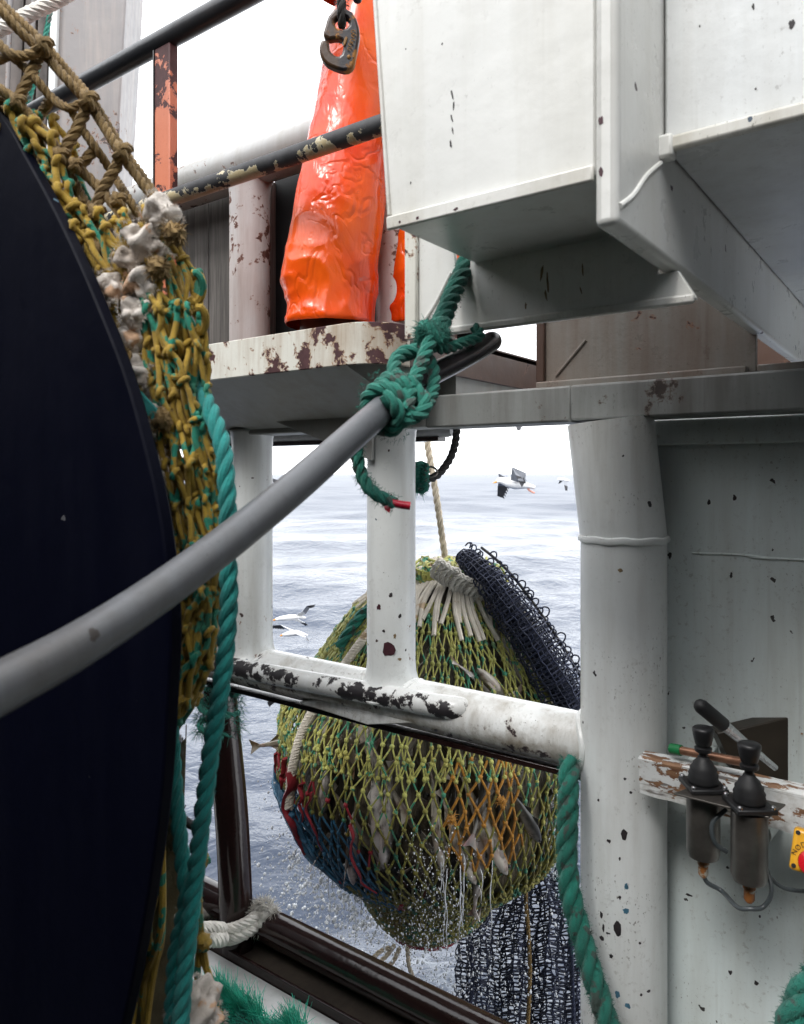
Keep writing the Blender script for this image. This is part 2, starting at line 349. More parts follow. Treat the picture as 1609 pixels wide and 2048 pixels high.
M['red_tape'] = flat('red_tape', (.42, .01, .03), .3, 0., .2, 40, .1)
M['steel'] = flat('brushed_steel', (.17, .155, .14), .36, .8, .3, 9, .08)
M['bright_steel'] = flat('bright_steel', (.55, .55, .56), .25, .95, .15, 30, .05)
M['black_plastic'] = flat('black_plastic', (.012, .012, .013), .42, 0., .2, 30, .1)
M['black_rubber'] = flat('black_rubber', (.010, .010, .011), .6, 0., .2, 30, .1)
M['dark_box'] = flat('dark_bronze_plate', (.030, .022, .014), .5, 0., .3, 8, .1)
M['rusty_nut'] = paint('rusty_fitting', (.55, .5, .42), chip=(.25, .09, .02), th=.52, scale=45, st=.6, rim=(.3, .14, .04))
M['cable'] = flat('grey_cable', (.055, .065, .07), .35, 0., .2, 30, .1)
M['yellow_box'] = flat('yellow_plastic', (.72, .36, .02), .35, 0., .15, 20, .05)
M['red_button'] = flat('red_plastic', (.62, .01, .02), .28, 0., .1, 20, .03)
M['copper'] = flat('copper_tube', (.42, .22, .14), .35, .7, .2, 30, .1)
M['green_tip'] = flat('green_tape', (.01, .16, .05), .45, 0., .2, 40, .1)
M['hook'] = paint('hook_worn_steel', (.020, .016, .019), chip=(.30, .13, .025), th=.615, scale=22, rim=(.14, .06, .02), stain=(.25, .12, .03), st=.5, rough=.3, cluster=9., bump=.3)
M['hook_black'] = flat('hook_black_steel', (.020, .016, .018), .3, 0., .3, 30, .1)
M['chalk'] = flat('embossed_ochre', (.32, .16, .04), .6, 0., .3, 60, .2)
M['wood'] = None
M['skin'] = flat('skin', (.45, .27, .2), .5, 0., .1, 20, .1)
M['boot'] = flat('boot_rubber', (.20, .055, .03), .4, 0., .3, 14, .1)
M['hair'] = flat('hair', (.05, .03, .02), .7)
def wood(name, c0, c1, paintc=None, th=.5):
    m = NT(name); p = m.geo(); g = m.noise(m.vec(p, (3., 3., 3.) if paintc else (60., 60., 2.2)), 1.6 if paintc is None else 14., 6, .65, .4)
    if paintc:
        g = m.noise(m.vec(p, (5., 60., 60.)), 1.2, 7, .7, .5); ch = m.noise(m.vec(p, (1., 2.2, 2.2)), 13., 7, .65)
        k = m.mr(ch, th, th+.012); wcol = m.mix(m.mr(g, .3, .7), c0, c1)
        crack = m.mr(m.noise(m.vec(p, (4., 70., 70.)), 1., 4, .6), .60, .66)
        pc = m.mix(m.math('MULTIPLY', crack, .8), paintc, (.05, .03, .02)); pc = m.mix(m.mr(m.noise(p, 20., 5, .7), .5, .75, 0., .6), pc, (.24, .2, .14))
        m.set(Base_Color=m.mix(k, pc, wcol), Roughness=.6); m.bump(m.math('SUBTRACT', m.math('MULTIPLY', g, .4), k), .5, .004)
    else:
        m.set(Base_Color=m.mix(m.mr(g, .3, .72), c0, c1), Roughness=.75); m.bump(g, .35, .004)
    return m.m
M['plank'] = wood('weathered_plank', (.055, .05, .046), (.19, .175, .16))
M['batten'] = wood('peeling_batten', (.09, .03, .015), (.30, .17, .09), (.66, .67, .66), .525)
def pvc():
    m = NT('orange_oilskin'); p = m.geo(); f = m.noise(p, 3.5, 4, .5)
    c = m.mix(m.mr(f, .35, .7), (.80, .042, .004), (.92, .14, .009))
    dirt = m.mr(m.noise(m.vec(p, (1, 1, 1)), 28., 7, .75), .63, .75, 0., .7); c = m.mix(dirt, c, (.16, .012, .005)); vo = m.n('ShaderNodeTexNoise', {'Vector': m.vec(p, (1., 1., .75)), 'Scale': 4.2, 'Detail': 3., 'Roughness': .45, 'Distortion': .7}, noise_type='RIDGED_MULTIFRACTAL', normalize=True).outputs[0]
    m.set(Base_Color=c, Roughness=.22, Coat_Weight=.15, Coat_Roughness=.12, Subsurface_Weight=0.)
    a = m.bump(m.noise(m.vec(p, (1., 1., .3)), 8., 4, .55, .4), .3, .03); cn = m.math('ABSOLUTE', m.math('SUBTRACT', m.noise(m.vec(p, (1., 1., .8)), 5.5, 3, .5, .5), .5)); cn2 = m.math('ABSOLUTE', m.math('SUBTRACT', m.noise(m.vec(p, (1., 1., .55)), 12., 2, .5, .8), .5)); a = m.bump(vo, .16, .03, a); a = m.bump(m.mr(cn, 0., .03), .27, .010, a); a = m.bump(m.mr(cn2, 0., .04), .10, .006, a); m.bump(m.noise(p, 42., 3, .5), .12, .006, a)
    return m.m
M['oilskin'] = pvc()

# ================================================================== THE SEA
def build_sea():
    m = NT('sea_water'); p = m.geo()
    cd = m.n('ShaderNodeCameraData') if False else None
    dist = m.n('ShaderNodeVectorMath', {0: p}, operation='LENGTH').outputs['Value']
    ctr = tuple(at(900, 1950, 4.3)); ctr = (ctr[0], ctr[1], SEA_Z)
    dd = m.n('ShaderNodeVectorMath', {0: p, 1: ctr}, operation='DISTANCE').outputs['Value']
    fo = m.math('MULTIPLY', m.mr(dd, .2, 1.7, 1., 0.), m.mr(m.noise(p, 7., 8, .72, 1.2), .42, .62))
    fo = m.math('MULTIPLY', fo, .42)
    col = m.mix(fo, (.03, .044, .075), (.75, .8, .84))
    m.set(Base_Color=col, Roughness=m.math('ADD', m.mr(dist, 5., 75., .045, .34), m.math('MULTIPLY', fo, .5)), IOR=1.333, Specular_IOR_Level=.44)
    q = m.vec(p, (1.0, 1.0, 1.))
    near = m.mr(dist, 4., 60., .8, 1.)
    h1 = m.noise(q, 1.5, 5, .55, .6); h2 = m.noise(q, 5.5, 4, .5, .8)
    h = m.math('ADD', h1, m.math('MULTIPLY', h2, .2))
    b = m.n('ShaderNodeBump', {'Strength': near, 'Distance': .10, 'Height': h})
    m.t.links.new(b.outputs[0], m.b.inputs['Normal'])
    # one wide sheet: rows closer together near the ship, real waves where they can be told apart
    rad = np.geomspace(1.2, 6000, 460); ang = np.linspace(-75, 75, 520)*math.pi/180
    D = (np.sin(ang)[:, None]*RIGHT+np.cos(ang)[:, None]*FWD)
    G = rad[:, None, None]*D[None]
    step = np.gradient(rad)[:, None]*np.ones_like(ang)[None]
    Z = np.zeros(G.shape[:2])
    rg = np.random.default_rng(5)
    for i in range(46):
        lam = .35*(1.125**i); k = 2*math.pi/lam; a = rg.normal(-.55, .75); amp = .0062*lam**.86*rg.uniform(.5, 1.2)
        if lam > 14: amp *= .55
        ph = rg.uniform(0, 6.28); w = np.clip((lam/(step*2.6))-.35, 0, 1)
        c = np.cos(k*(G[..., 0]*math.cos(a)+G[..., 1]*math.sin(a))+ph+.8*np.sin(.31*k*(G[..., 1]*math.cos(a)-G[..., 0]*math.sin(a))+ph*2))
        Z += amp*w*(c+.35*(c*c-.5))
    G[..., 2] = SEA_Z+Z
    o = MB().grid(G[:, ::-1]).build('sea', m.m, sharp=0, origin=(0, 0, SEA_Z))
    tag(o, kind='structure')
build_sea()

# ================================================================== DECK, HULL, BULWARK
o = MB().box((-9, -4, DECK_Z-.1), (4, 1.45, DECK_Z)).build('deck', flat('wet_deck', (.03, .032, .03), .45, 0., .3, 6, .2)); tag(o, kind='structure')
e = empty('ship_bulwark', (-2.5, 1.8, DECK_Z), 'wet maroon ship side rail with flat grey cap plate above the water', 'bulwark')
MB().box((-9, 2.0, SEA_Z-1.2), (4, 2.03, -1.70)).build('hull_plating', M['maroon'], e)
MB().box((-9, 1.50, -1.80), (4, 1.838, -1.775)).build('cap_plate', paint('grey_cap_paint', (.60, .60, .59), th=.76, st=.3, rough=.22, scale=9, stain=(.2, .17, .14)), e, bevel=.004)
MB().box((-9, 1.84, -1.80), (4, 1.853, -1.742)).build('inner_lip', M['maroon'], e, bevel=.003)
MB().box((-9, 1.853, -1.80), (4, 2.0, -1.762)).build('gutter_plate', paint('gutter_wet_paint', (.055, .045, .038), chip=(.3, .2, .09), th=.78, scale=30, st=.6, stain=(.1, .08, .06), rough=.12), e)
MB().tube([(-9, 1.965, -1.685), (4, 1.965, -1.685)], .058, 28).build('side_pipe', M['maroon'], e)
MB().box((-9, 1.47, DECK_Z), (4, 1.50, -1.775)).build('inner_plating', M['dull_white'], e)

# unseen walls round the camera, added and sized to keep off sky light
e = empty('sky_blocker', (-2, -2.2, DECK_Z), 'unseen dark walls added to hold sky light off the working deck', 'sky_blocker')
dk_ = flat('blocker_paint', (.05, .055, .06), .5, 0., .3, 3, .1)
MB().box((-9, -2.3, DECK_Z), (4, -2.2, 2.3)).build('side_blocker', dk_, e, bevel=.01)
MB().box((2.2, -2.2, DECK_Z), (2.3, 3.0, 2.3)).build('end_blocker', dk_, e, bevel=.01)
MB().box((-4.6, -2.2, DECK_Z), (-4.5, 1.3, 2.6)).build('forward_blocker', dk_, e, bevel=.01)
MB().box((-9, -2.2, 2.22), (4, -2.05, 2.3)).build('blocker_lip', dk_, e, bevel=.01)

# short dark post on the bulwark
pb = onz(476, 1893, -1.765); pt_ = at(438, 1372, 2.84)
e = empty('mooring_post', pb, 'dark maroon round post standing on the bulwark with white rope round its foot', 'post')
MB().tube(spline([pb, lerp(pb, pt_, .5)+RIGHT*.012, pt_], .03), .062, 26).build('post_pipe', M['maroon'], e)
m_ = MB().ropey([pt_+np.array((math.cos(a)*.068, math.sin(a)*.068, -.02-.012*a)) for a in np.linspace(0, 15, 70)], .013, 3, sides=5)
wrap = m_.build('green_wrapping', M['green'], e)
mf = MB(); 
for z in (-.01, -.06, -.11, -.16): fuzz(mf, [pt_+np.array((math.cos(a)*.072, math.sin(a)*.072, z)) for a in np.linspace(0, 6.2, 24)], .01, 330, .055, .0009)
mf.build('frayed_fibres', M['green'], e)
# white rope lashed round the foot
e = empty('white_lashing_rope', pb+np.array((0, 0, .02)), 'white braided rope tied round the foot of the dark maroon post', 'rope')
c0 = lerp(pb, pt_, .09)
loop = [c0+RIGHT*math.cos(a)*.088-FWD*math.sin(a)*.088+UP*(.02*math.cos(a)) for a in np.linspace(-.9, 2.6, 12)]
left1 = [at(330, 1905, 2.45), at(400, 1880, 2.55), at(440, 1878, 2.62)]
left2 = [at(350, 1825, 2.85), at(405, 1826, 2.93), at(440, 1828, 2.98)]
m_ = MB().ropey(left1+loop[::-1][2:9]+[c0+RIGHT*.10+UP*.03], .026, 5, pitch=.10, sides=7)
m_.ropey([q+UP*.032+FWD*.01 for q in left1]+[q+UP*.03 for q in loop[::-1][2:8]], .02, 5, pitch=.09, sides=6)
m_.build('lashing', M['white_rope'], e)
MB().ropey(left2+[c0+RIGHT*.02+FWD*.1], .02, 5, pitch=.09, sides=6).build('standing_part', M['white_rope'], e)
kn = c0+RIGHT*.105+UP*.035-FWD*.02
mf = fuzz(MB(), [kn+RIGHT*.035*math.cos(a)+UP*.045*math.sin(a) for a in np.linspace(0, 6, 16)], .012, 1500, .04, .0011)
mf.ball(kn, .036, lump=.5, nu=16, nv=12); mf.build('frayed_knot', M['white_rope'], e)

# ================================================================== LOWER RAIL FRAME
RV = 1.90; RZ = -.712
mid = onv(783, 1300, RV); lef = onv(505, 1250, RV)
e = empty('rail_frame', (mid[0], RV, RZ-.1), 'white pipe frame with two posts and chipped lower rail above the water', 'railing')
MB().tube(spline([(-4.2, RV, RZ+.012), (-.69, RV, RZ)], .08), .074, 40).build('lower_rail', M['rail'], e)
b0 = onv(945, 1424, 1.842); b1 = onv(440, 1322, 1.80); b1[2] = b0[2]-.012
dv = norm(b1-b0)
pth = spline([b0+dv*s+np.array((0, max(0, .07-s)*.55, 0)) for s in (0, .04, .1, .3, .8, 1.4, 2.6)], .02)
rr = np.interp(np.linspace(0, 1, len(pth)), [0, .004, .012, .025, 1], [.004, .018, .029, .034, .034])
MB().tube(pth, rr, 28).build('rubbing_bar', M['rubbed'], e, sharp=60)
MB().box((-3.6, 1.868, RZ-.095), (-.69, 1.95, RZ-.078)).build('underside_strip', M['maroon'], e, bevel=.003)
kb = [onv(595, 1405, 1.835), onv(735, 1450, 1.835), onv(1000, 1440, 1.835), onv(700, 1395, 1.835)]
MB().prism(kb, (0, .02, 0)).build('gusset_strip', M['rail'], e, bevel=.003)
def post(u, v, z0, z1, r, flare=.03):
    zs = np.r_[z0, z0+.008, z0+.02, z0+.045, z0+.08, np.linspace(z0+.14, z1-.06, 10), z1-.03, z1-.01, z1]
    rs = np.r_[r+flare, r+flare*.75, r+flare*.35, r+flare*.1, r, np.full(10, r), r+.002, r+.006, r+.012]
    return MB().tube([(u, v, z) for z in zs], rs, 40)
post(mid[0], RV, RZ+.045, .16, .077, .026).build('rail_post', M['white'], e, sharp=0)
post(lef[0], RV, RZ+.045, .16, .074, .026).build('rail_post', M['white'], e, sharp=0)
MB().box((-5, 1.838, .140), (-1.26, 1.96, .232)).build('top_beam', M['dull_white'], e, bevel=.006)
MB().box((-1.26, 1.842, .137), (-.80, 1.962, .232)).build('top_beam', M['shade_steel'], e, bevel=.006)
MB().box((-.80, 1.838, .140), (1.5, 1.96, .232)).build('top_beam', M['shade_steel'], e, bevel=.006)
kn_ = [onv(742, 921, 1.80), onv(425, 793, 1.80), onv(425, 770, 1.80), onv(748, 800, 1.80)]
MB().prism(kn_, (0, .014, 0)).build('knee_bracket', M['dull_white'], e, bevel=.002)
kn2 = [onv(700, 918, 1.815), onv(750, 921, 1.815), onv(750, 850, 1.815), onv(700, 850, 1.815)]
for uu in (mid[0], lef[0]):                  # weld beads where the posts meet the rail
    MB().tube([(uu+.102*math.cos(a), RV+.098*math.sin(a), RZ+.073-abs(math.sin(a))**2*.062) for a in np.linspace(0, 2*math.pi, 48)[:-1]], .006, 8, closed=True).build('weld_bead', M['rail'], e)

# dirt pads are in the paint; pipes beyond the frame, outboard
e = empty('outboard_pipe', (-2.4, 2.9, .1), 'grey horizontal pipe running outboard behind the white posts', 'pipe')
a_, b_ = onv(905, 862, 2.75), onv(545, 872, 2.75); b_[2] = a_[2]
MB().tube([a_, a_+(b_-a_)*.02, b_+(b_-a_)*1.2], [.02, .026, .026], 20).build('pipe_body', flat('light_grey_pipe', (.42, .42, .43), .35), e)
MB().box((b_[0]-2.5, 2.73, a_[2]-.042), (a_[0]-.06, 2.79, a_[2]-.022)).build('pipe_saddle', M['maroon'], e)
# clutter in the dark corner under the platform
e = empty('hose_bundle', at(450, 840, 3.1), 'tangle of thin dark hoses under the platform above the left post', 'hoses')
for k in range(7):
    q = [at(405+RNG.uniform(-25, 25), 800+RNG.uniform(-10, 60), 3.1), at(440+RNG.uniform(-15, 15), 835+RNG.uniform(-25, 20), 3.0), at(482, 828+RNG.uniform(-18, 14), 3.05), at(520, 800, 3.1)]
    MB().tube(spline(q, .01), .006, 8).build('hose', M['black_rubber'] if k % 2 else M['cable'], e)

# ================================================================== BIG COLUMN
cu = onv(1247, 1300, RV)[0]
e = empty('support_column', (cu, RV, DECK_Z), 'thick white round column with paint nicks beside the bulkhead', 'column')
cz = -.166
MB().tube([(cu, RV, z) for z in np.linspace(DECK_Z, cz, 14)], .1075, 56).build('lower_tube', M['column'], e)
MB().tube([(cu-.034*s*RIGHT[0], RV-.034*s*RIGHT[1], lerp(cz, .138, s)) for s in np.linspace(0, 1, 10)], np.linspace(.108, .1085, 10), 56).build('upper_tube', M['column'], e)
wb = [(cu+.1085*math.cos(a), RV+.1085*math.sin(a), cz+.0015*math.sin(9*a)) for a in np.linspace(0, 2*math.pi, 90)[:-1]]
MB().tube(wb, .0065, 8, closed=True, flat=1.5).build('weld_ring', M['column'], e)
jr = [(cu-.105+.012*math.cos(a)*0, RV+.078*math.cos(a), RZ+.078*math.sin(a)) for a in np.linspace(0, 2*math.pi, 40)[:-1]]
MB().tube([(cu-math.sqrt(max(0, .1075**2-(y-RV)**2))-.004, y, z) for (x, y, z) in jr], .009, 8, closed=True).build('rail_weld', M['column'], e)

# ================================================================== BULKHEAD
e = empty('bulkhead', (.3, 2.0, DECK_Z), 'dirty white steel bulkhead behind the thick column and the control levers', 'wall')
MB().box((cu-.02, 2.0, DECK_Z), (2.2, 2.03, .151)).build('wall_plate', M['bulkhead'], e)
s0, s1 = onv(1385, 1106, 2.0), onv(1640, 1122, 2.0)
sp = spline([s0, lerp(s0, s1, .4)+UP*.003, lerp(s0, s1, .7)-UP*.002, s1, s1+np.array((1.8, 0, 0))], .02)
MB().tube(sp+np.array((0, 0, 0)), .0045, 8, flat=.6).build('weld_seam', M['bulkhead'], e)
fr0, fr1 = onv(1308, 826, 1.99), onv(1609, 800, 1.99)
MB().box((cu-.03, 1.965, .075), (2.2, 2.0, .1405)).build('head_strip', M['bulkhead'], e, bevel=.004)

# ================================================================== OVERHEAD STEELWORK
XR = -.376
e = empty('overhead_box', (-.55, 1.05, .394), 'big white painted steel box overhead beside the orange trousers', 'steel box')
xl = lambda z: -.718-.083*(z-.394)
MB().prism([(xl(.394), .952, .394), (XR-.002, .952, .394), (XR-.002, .952, 2.6), (xl(2.6), .952, 2.6)], (0, .27, 0)).build('box_plating', M['box'], e, bevel=.004)
MB().prism([(xl(.394)-.003, .944, .386), (XR-.003, .944, .386), (XR-.003, .944, .408), (xl(.408)-.003, .944, .408)], (0, .0078, 0)).build('lower_lip', M['lip'], e, bevel=.003)
MB().prism([(xl(.41)-.004, .949, .41), (xl(.41)+.004, .949, .41), (xl(2.6)+.004, .949, 2.6), (xl(2.6)-.004, .949, 2.6)], (0, .006, 0)).build('edge_bead', M['lip'], e, bevel=.002)
e = empty('bracket_plate', (XR, 1.5, .32), 'white upright steel plate with thick rounded edge beside the overhead box', 'steel plate')
MB().prism([(XR, .94, .322), (XR, 3.3, .322), (XR, 3.3, 2.6), (XR, .94, 2.6)], (.032, 0, 0)).build('plate', M['box'], e, bevel=.010, seg=3)
w0, w1 = onu(1240, 412, -.344), onu(1322, 326, -.344)
MB().tube(spline([w0, lerp(w0, w1, .3)-UP*.004, lerp(w0, w1, .6)+UP*.003, w1], .006), .004, 8).build('weld_seam', M['box'], e)
e = empty('ceiling_panel', (.6, 1.5, .481), 'white steel panel overhead in the upper right corner with shaded underside', 'steel panel')
MB().box((-.342, 1.128, .483), (2.0, 3.4, 2.6)).build('panel_plating', paint('panel_white_paint', (.78, .80, .80), chip=(.02, .02, .022), th=.80, scale=9, st=.2, speck=.04, rough=.3), e, bevel=.004)
MB().box((-.3425, 1.112, .472), (2.0, 1.1275, .494)).build('lower_lip', M['lip'], e, bevel=.005)
MB().box((-.352, 1.108, .462), (-.325, 1.135, .497)).build('corner_lug', M['box'], e, bevel=.005)
e = empty('web_plate', (-.62, 1.215, .27), 'white girder web plate under the overhead box with green rope through its hole', 'girder')
hole = onv(922, 533, 1.21); hx, hz = hole[0], hole[2]
MB().prism([(-.862, 1.21, .272), (-.319, 1.21, .272), (-.319, 1.21, .276), (-.345, 1.21, .3205), (XR-.002, 1.21, .3205), (XR-.002, 1.21, .60), (hx+.028, 1.21, .60), (hx+.02, 1.21, hz-.004), (hx+.004, 1.21, hz-.016), (hx-.012, 1.21, hz-.006), (hx-.016, 1.21, hz+.03), (hx-.03, 1.21, .60), (-.862, 1.21, .60)], (0, .012, 0)).build('web', M['box'], e, bevel=.002)
MB().box((-.870, 1.198, .264), (-.842, 1.2095, .60)).build('end_flange', M['ledge'], e, bevel=.003)
MB().box((-.842, 1.196, .264), (-.319, 1.2095, .279)).build('bottom_flange', M['lip'], e, bevel=.004)
w0, w1 = onv(842, 650, 1.207), onv(903, 545, 1.207)
MB().tube(spline([w0, lerp(w0, w1, .4)+RIGHT*.004, w1], .006), .0035, 8).build('weld_seam', M['box'], e)
e = empty('cross_girder', (-.64, 1.88, .24), 'brown stained girder plate above the thick column top', 'girder')
gl = onv(1082, 760, 1.88)[0]
MB().box((gl, 1.88, .235), (XR+.015, 1.895, .62)).build('web', M['brown_web'], e, bevel=.002)
MB().box((XR+.0155, 1.88, .236), (2.0, 1.895, .252)).build('web_extension', M['brown_web'], e, bevel=.002)
MB().box((-1.2, 3.32, .05), (2.0, 3.35, .62)).build('rear_web', M['brown_plate'], e, bevel=.002)
MB().box((gl-.006, 1.86, .228), (XR-.002, 1.8795, .25)).build('bottom_flange', M['brown_web'], e, bevel=.004)
MB().box((gl-.008, 1.866, .25), (gl+.016, 1.8795, .62)).build('end_flange', M['brown_plate'], e, bevel=.003)
w0, w1 = onv(1112, 752, 1.878), onv(1172, 680, 1.878)
MB().tube([w0, w1], .004, 8).build('weld_seam', M['brown_web'], e)

# ================================================================== UPPER PLATFORM
PZ = .412; PE = 1.56
cen = (-1.34, PE+.13)
outl = [(-5.5, PE)]+[(cen[0]+.13*math.sin(a), cen[1]-.13*math.cos(a)) for a in np.linspace(0, math.pi/2, 10)]+[(-1.21, 3.0), (-5.5, 3.0)]
e = empty('upper_platform', (-2.5, 2.0, .2), 'upper deck platform with rounded rusty white edge under the orange trousers', 'platform')
inn = [(x, y) for x, y in outl]
MB().prism([(x, y+.006 if i < len(outl)-2 else y, PZ-.02) for i, (x, y) in enumerate(outl)], (0, 0, .014)).build('deck_plate', M['brown_plate'], e)
def strip(pts, z0, z1, th):
    p = np.array(pts, float); T = np.gradient(p, axis=0); T /= np.linalg.norm(T, axis=1)[:, None]; Nn = np.stack((-T[:, 1], T[:, 0]), -1)
    q = p+Nn*th; ring = []
    for a, b in zip(p, q): ring.append([(a[0], a[1], z0), (b[0], b[1], z0), (b[0], b[1], z1), (a[0], a[1], z1)])
    G = np.array(ring); mb = MB(); mb.grid(G, closed_v=True)
    n = len(G); mb.P.append(np.array([[0, 1, 2, 3]])); mb.MI.append(np.array([0])); mb.P.append(np.array([[4*n-1, 4*n-2, 4*n-3, 4*n-4]])); mb.MI.append(np.array([0])); return mb
strip(outl[:11], .298, PZ, .012).build('front_edge', M['ledge'], e, bevel=.002)
strip([outl[10], (-1.21, 2.2), outl[11]], .298, PZ, .012).build('side_edge', M['brown_plate'], e, bevel=.002)
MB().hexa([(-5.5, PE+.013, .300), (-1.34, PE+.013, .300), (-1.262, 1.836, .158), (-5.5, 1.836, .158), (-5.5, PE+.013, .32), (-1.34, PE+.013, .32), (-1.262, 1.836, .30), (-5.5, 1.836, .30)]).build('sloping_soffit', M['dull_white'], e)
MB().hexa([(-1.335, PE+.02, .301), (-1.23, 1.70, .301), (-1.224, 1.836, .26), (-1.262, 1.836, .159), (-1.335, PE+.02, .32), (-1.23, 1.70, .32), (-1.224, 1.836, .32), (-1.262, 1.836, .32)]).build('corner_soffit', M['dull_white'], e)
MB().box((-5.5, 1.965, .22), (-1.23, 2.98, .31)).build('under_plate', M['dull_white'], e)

# handrails on the platform's inner edge
e = empty('black_handrail', (-2.4, 1.545, PZ), 'black upper handrail pipe on a peeling orange flat post', 'handrail')
h0 = onv(330, 80, 1.545)
MB().tube([(-5, 1.545, h0[2]), (-.2, 1.545, h0[2])], .034, 28).build('top_pipe', M['black_rail'], e)
su = onv(333, 250, 1.545)[0]
for u_ in (su, su-1.6):
    MB().box((u_-.040, 1.528, PZ-.1), (u_+.040, 1.562, h0[2]-.028)).build('flat_post', M['orange_steel'], e, bevel=.004)
    MB().box((u_-.0455, 1.524, PZ-.1), (u_-.0402, 1.566, h0[2]-.03)).build('post_edge', M['black_rail'], e, bevel=.002)
h2 = onv(550, 324, 1.50)
o = MB().tube(spline([(-3.6, 1.50, h2[2]), (-.5, 1.50, h2[2])], .2), .0255, 28).build('worn_handrail', M['yellow_rail']); tag(o, 'lower handrail pipe with worn black and ochre paint crossing the orange trousers', 'handrail')
# heavy white rail and its rusty posts, planks behind
e = empty('upper_bulwark', (-2.2, 1.95, PZ), 'heavy white upper pipe rail with rust stained posts and grey planks', 'bulwark')
pz = onv(480, 338, 1.95)[2]
MB().tube([(-6, 1.95, pz), (-1.0, 1.95, pz)], .080, 40).build('pipe_rail', M['pipe_white'], e)
for px in (500, 800):
    u_ = onv(px, 500, 1.95)[0]; post(u_, 1.95, PZ-.004, pz-.06, .076, .012).build('rail_post', M['rustpost'], e, sharp=0)
pu = onv(545, 560, 2.06)[0]; wz = .185
for k in range(9):
    x1 = pu-.01-k*wz; MB().box((x1-wz+.006, 2.06+RNG.uniform(-.004, .004), PZ-.1), (x1, 2.09, pz-.02)).build('plank', M['plank'], e, bevel=.004)
MB().box((pu-.02, 2.092, PZ-.1), (-1.25, 2.11, pz+.02)).build('dark_plate', M['black_rubber'], e)
# small bracket block where the white post meets the pipe
# deck house corner far left
e = empty('casing', onv(180, 430, 2.45), 'tall grey white steel casing with rust spots at the upper left', 'casing')
tt = 3.9
def quadbox(p4, dep, mb=None):
    p = np.array(p4); mb = mb or MB(); return mb.hexa(list(p)+list(p+np.array(dep)))
MB().hexa([at(262, -160, tt), at(118, -160, tt), at(92, 640, tt), at(216, 640, tt)]+[q+FWD*.5-RIGHT*.1 for q in (at(262, -160, tt), at(118, -160, tt), at(92, 640, tt), at(216, 640, tt))]).build('casing_plate', M['grey_casing'], e, bevel=.012)
MB().hexa([at(120, -160, tt-.03), at(106, -160, tt-.03), at(82, 640, tt-.03), at(95, 640, tt-.03)]+[q+FWD*.08 for q in (at(120, -160, tt-.03), at(106, -160, tt-.03), at(82, 640, tt-.03), at(95, 640, tt-.03))]).build('edge_angle', M['white'], e, bevel=.006)
e = empty('slatted_door', onv(50, 430, 2.45), 'brown grey slatted steel door left of the tall casing', 'door')
for k in range(7):
    x0 = 104-k*26; q = [at(x0, -160, tt+.02), at(x0-22, -160, tt+.02), at(x0-46, 640, tt+.02), at(x0-24, 640, tt+.02)]
    MB().hexa(q+[w+FWD*(.03+.02*(k % 2)) for w in q]).build('slat', flat('door_slat', (.11, .09, .08), .55, 0., .4, 7) if k == 0 else bpy.data.materials['door_slat'], e, bevel=.004)
q = [at(104, -160, tt+.09), at(-120, -160, tt+.09), at(-140, 640, tt+.09), at(78, 640, tt+.09)]
MB().hexa(q+[w+FWD*.03 for w in q]).build('backing', M['black_rubber'], e)
for x in (20, 66): MB().tube([at(x+6, -100, tt-.03), at(x-22, 640, tt-.03)], .012, 10).build('drain_pipe', M['grey_casing'], e)
o = MB().ropey([at(-60, 80, 2.3), at(0, 58, 2.3), at(60, 28, 2.32), at(130, -8, 2.35), at(230, -70, 2.4)], .022, 5, pitch=.1, sides=6).build('white_line', M['white_rope']); tag(o, 'white braided rope crossing the top left corner', 'rope')
o = MB().ropey([at(112, -40, 3.3), at(92, 70, 3.3), at(70, 160, 3.3), at(40, 260, 3.3)], .011, 3, sides=5).build('thin_green_line', M['green']); tag(o, 'thin dark green line hanging by the casing at upper left', 'rope')

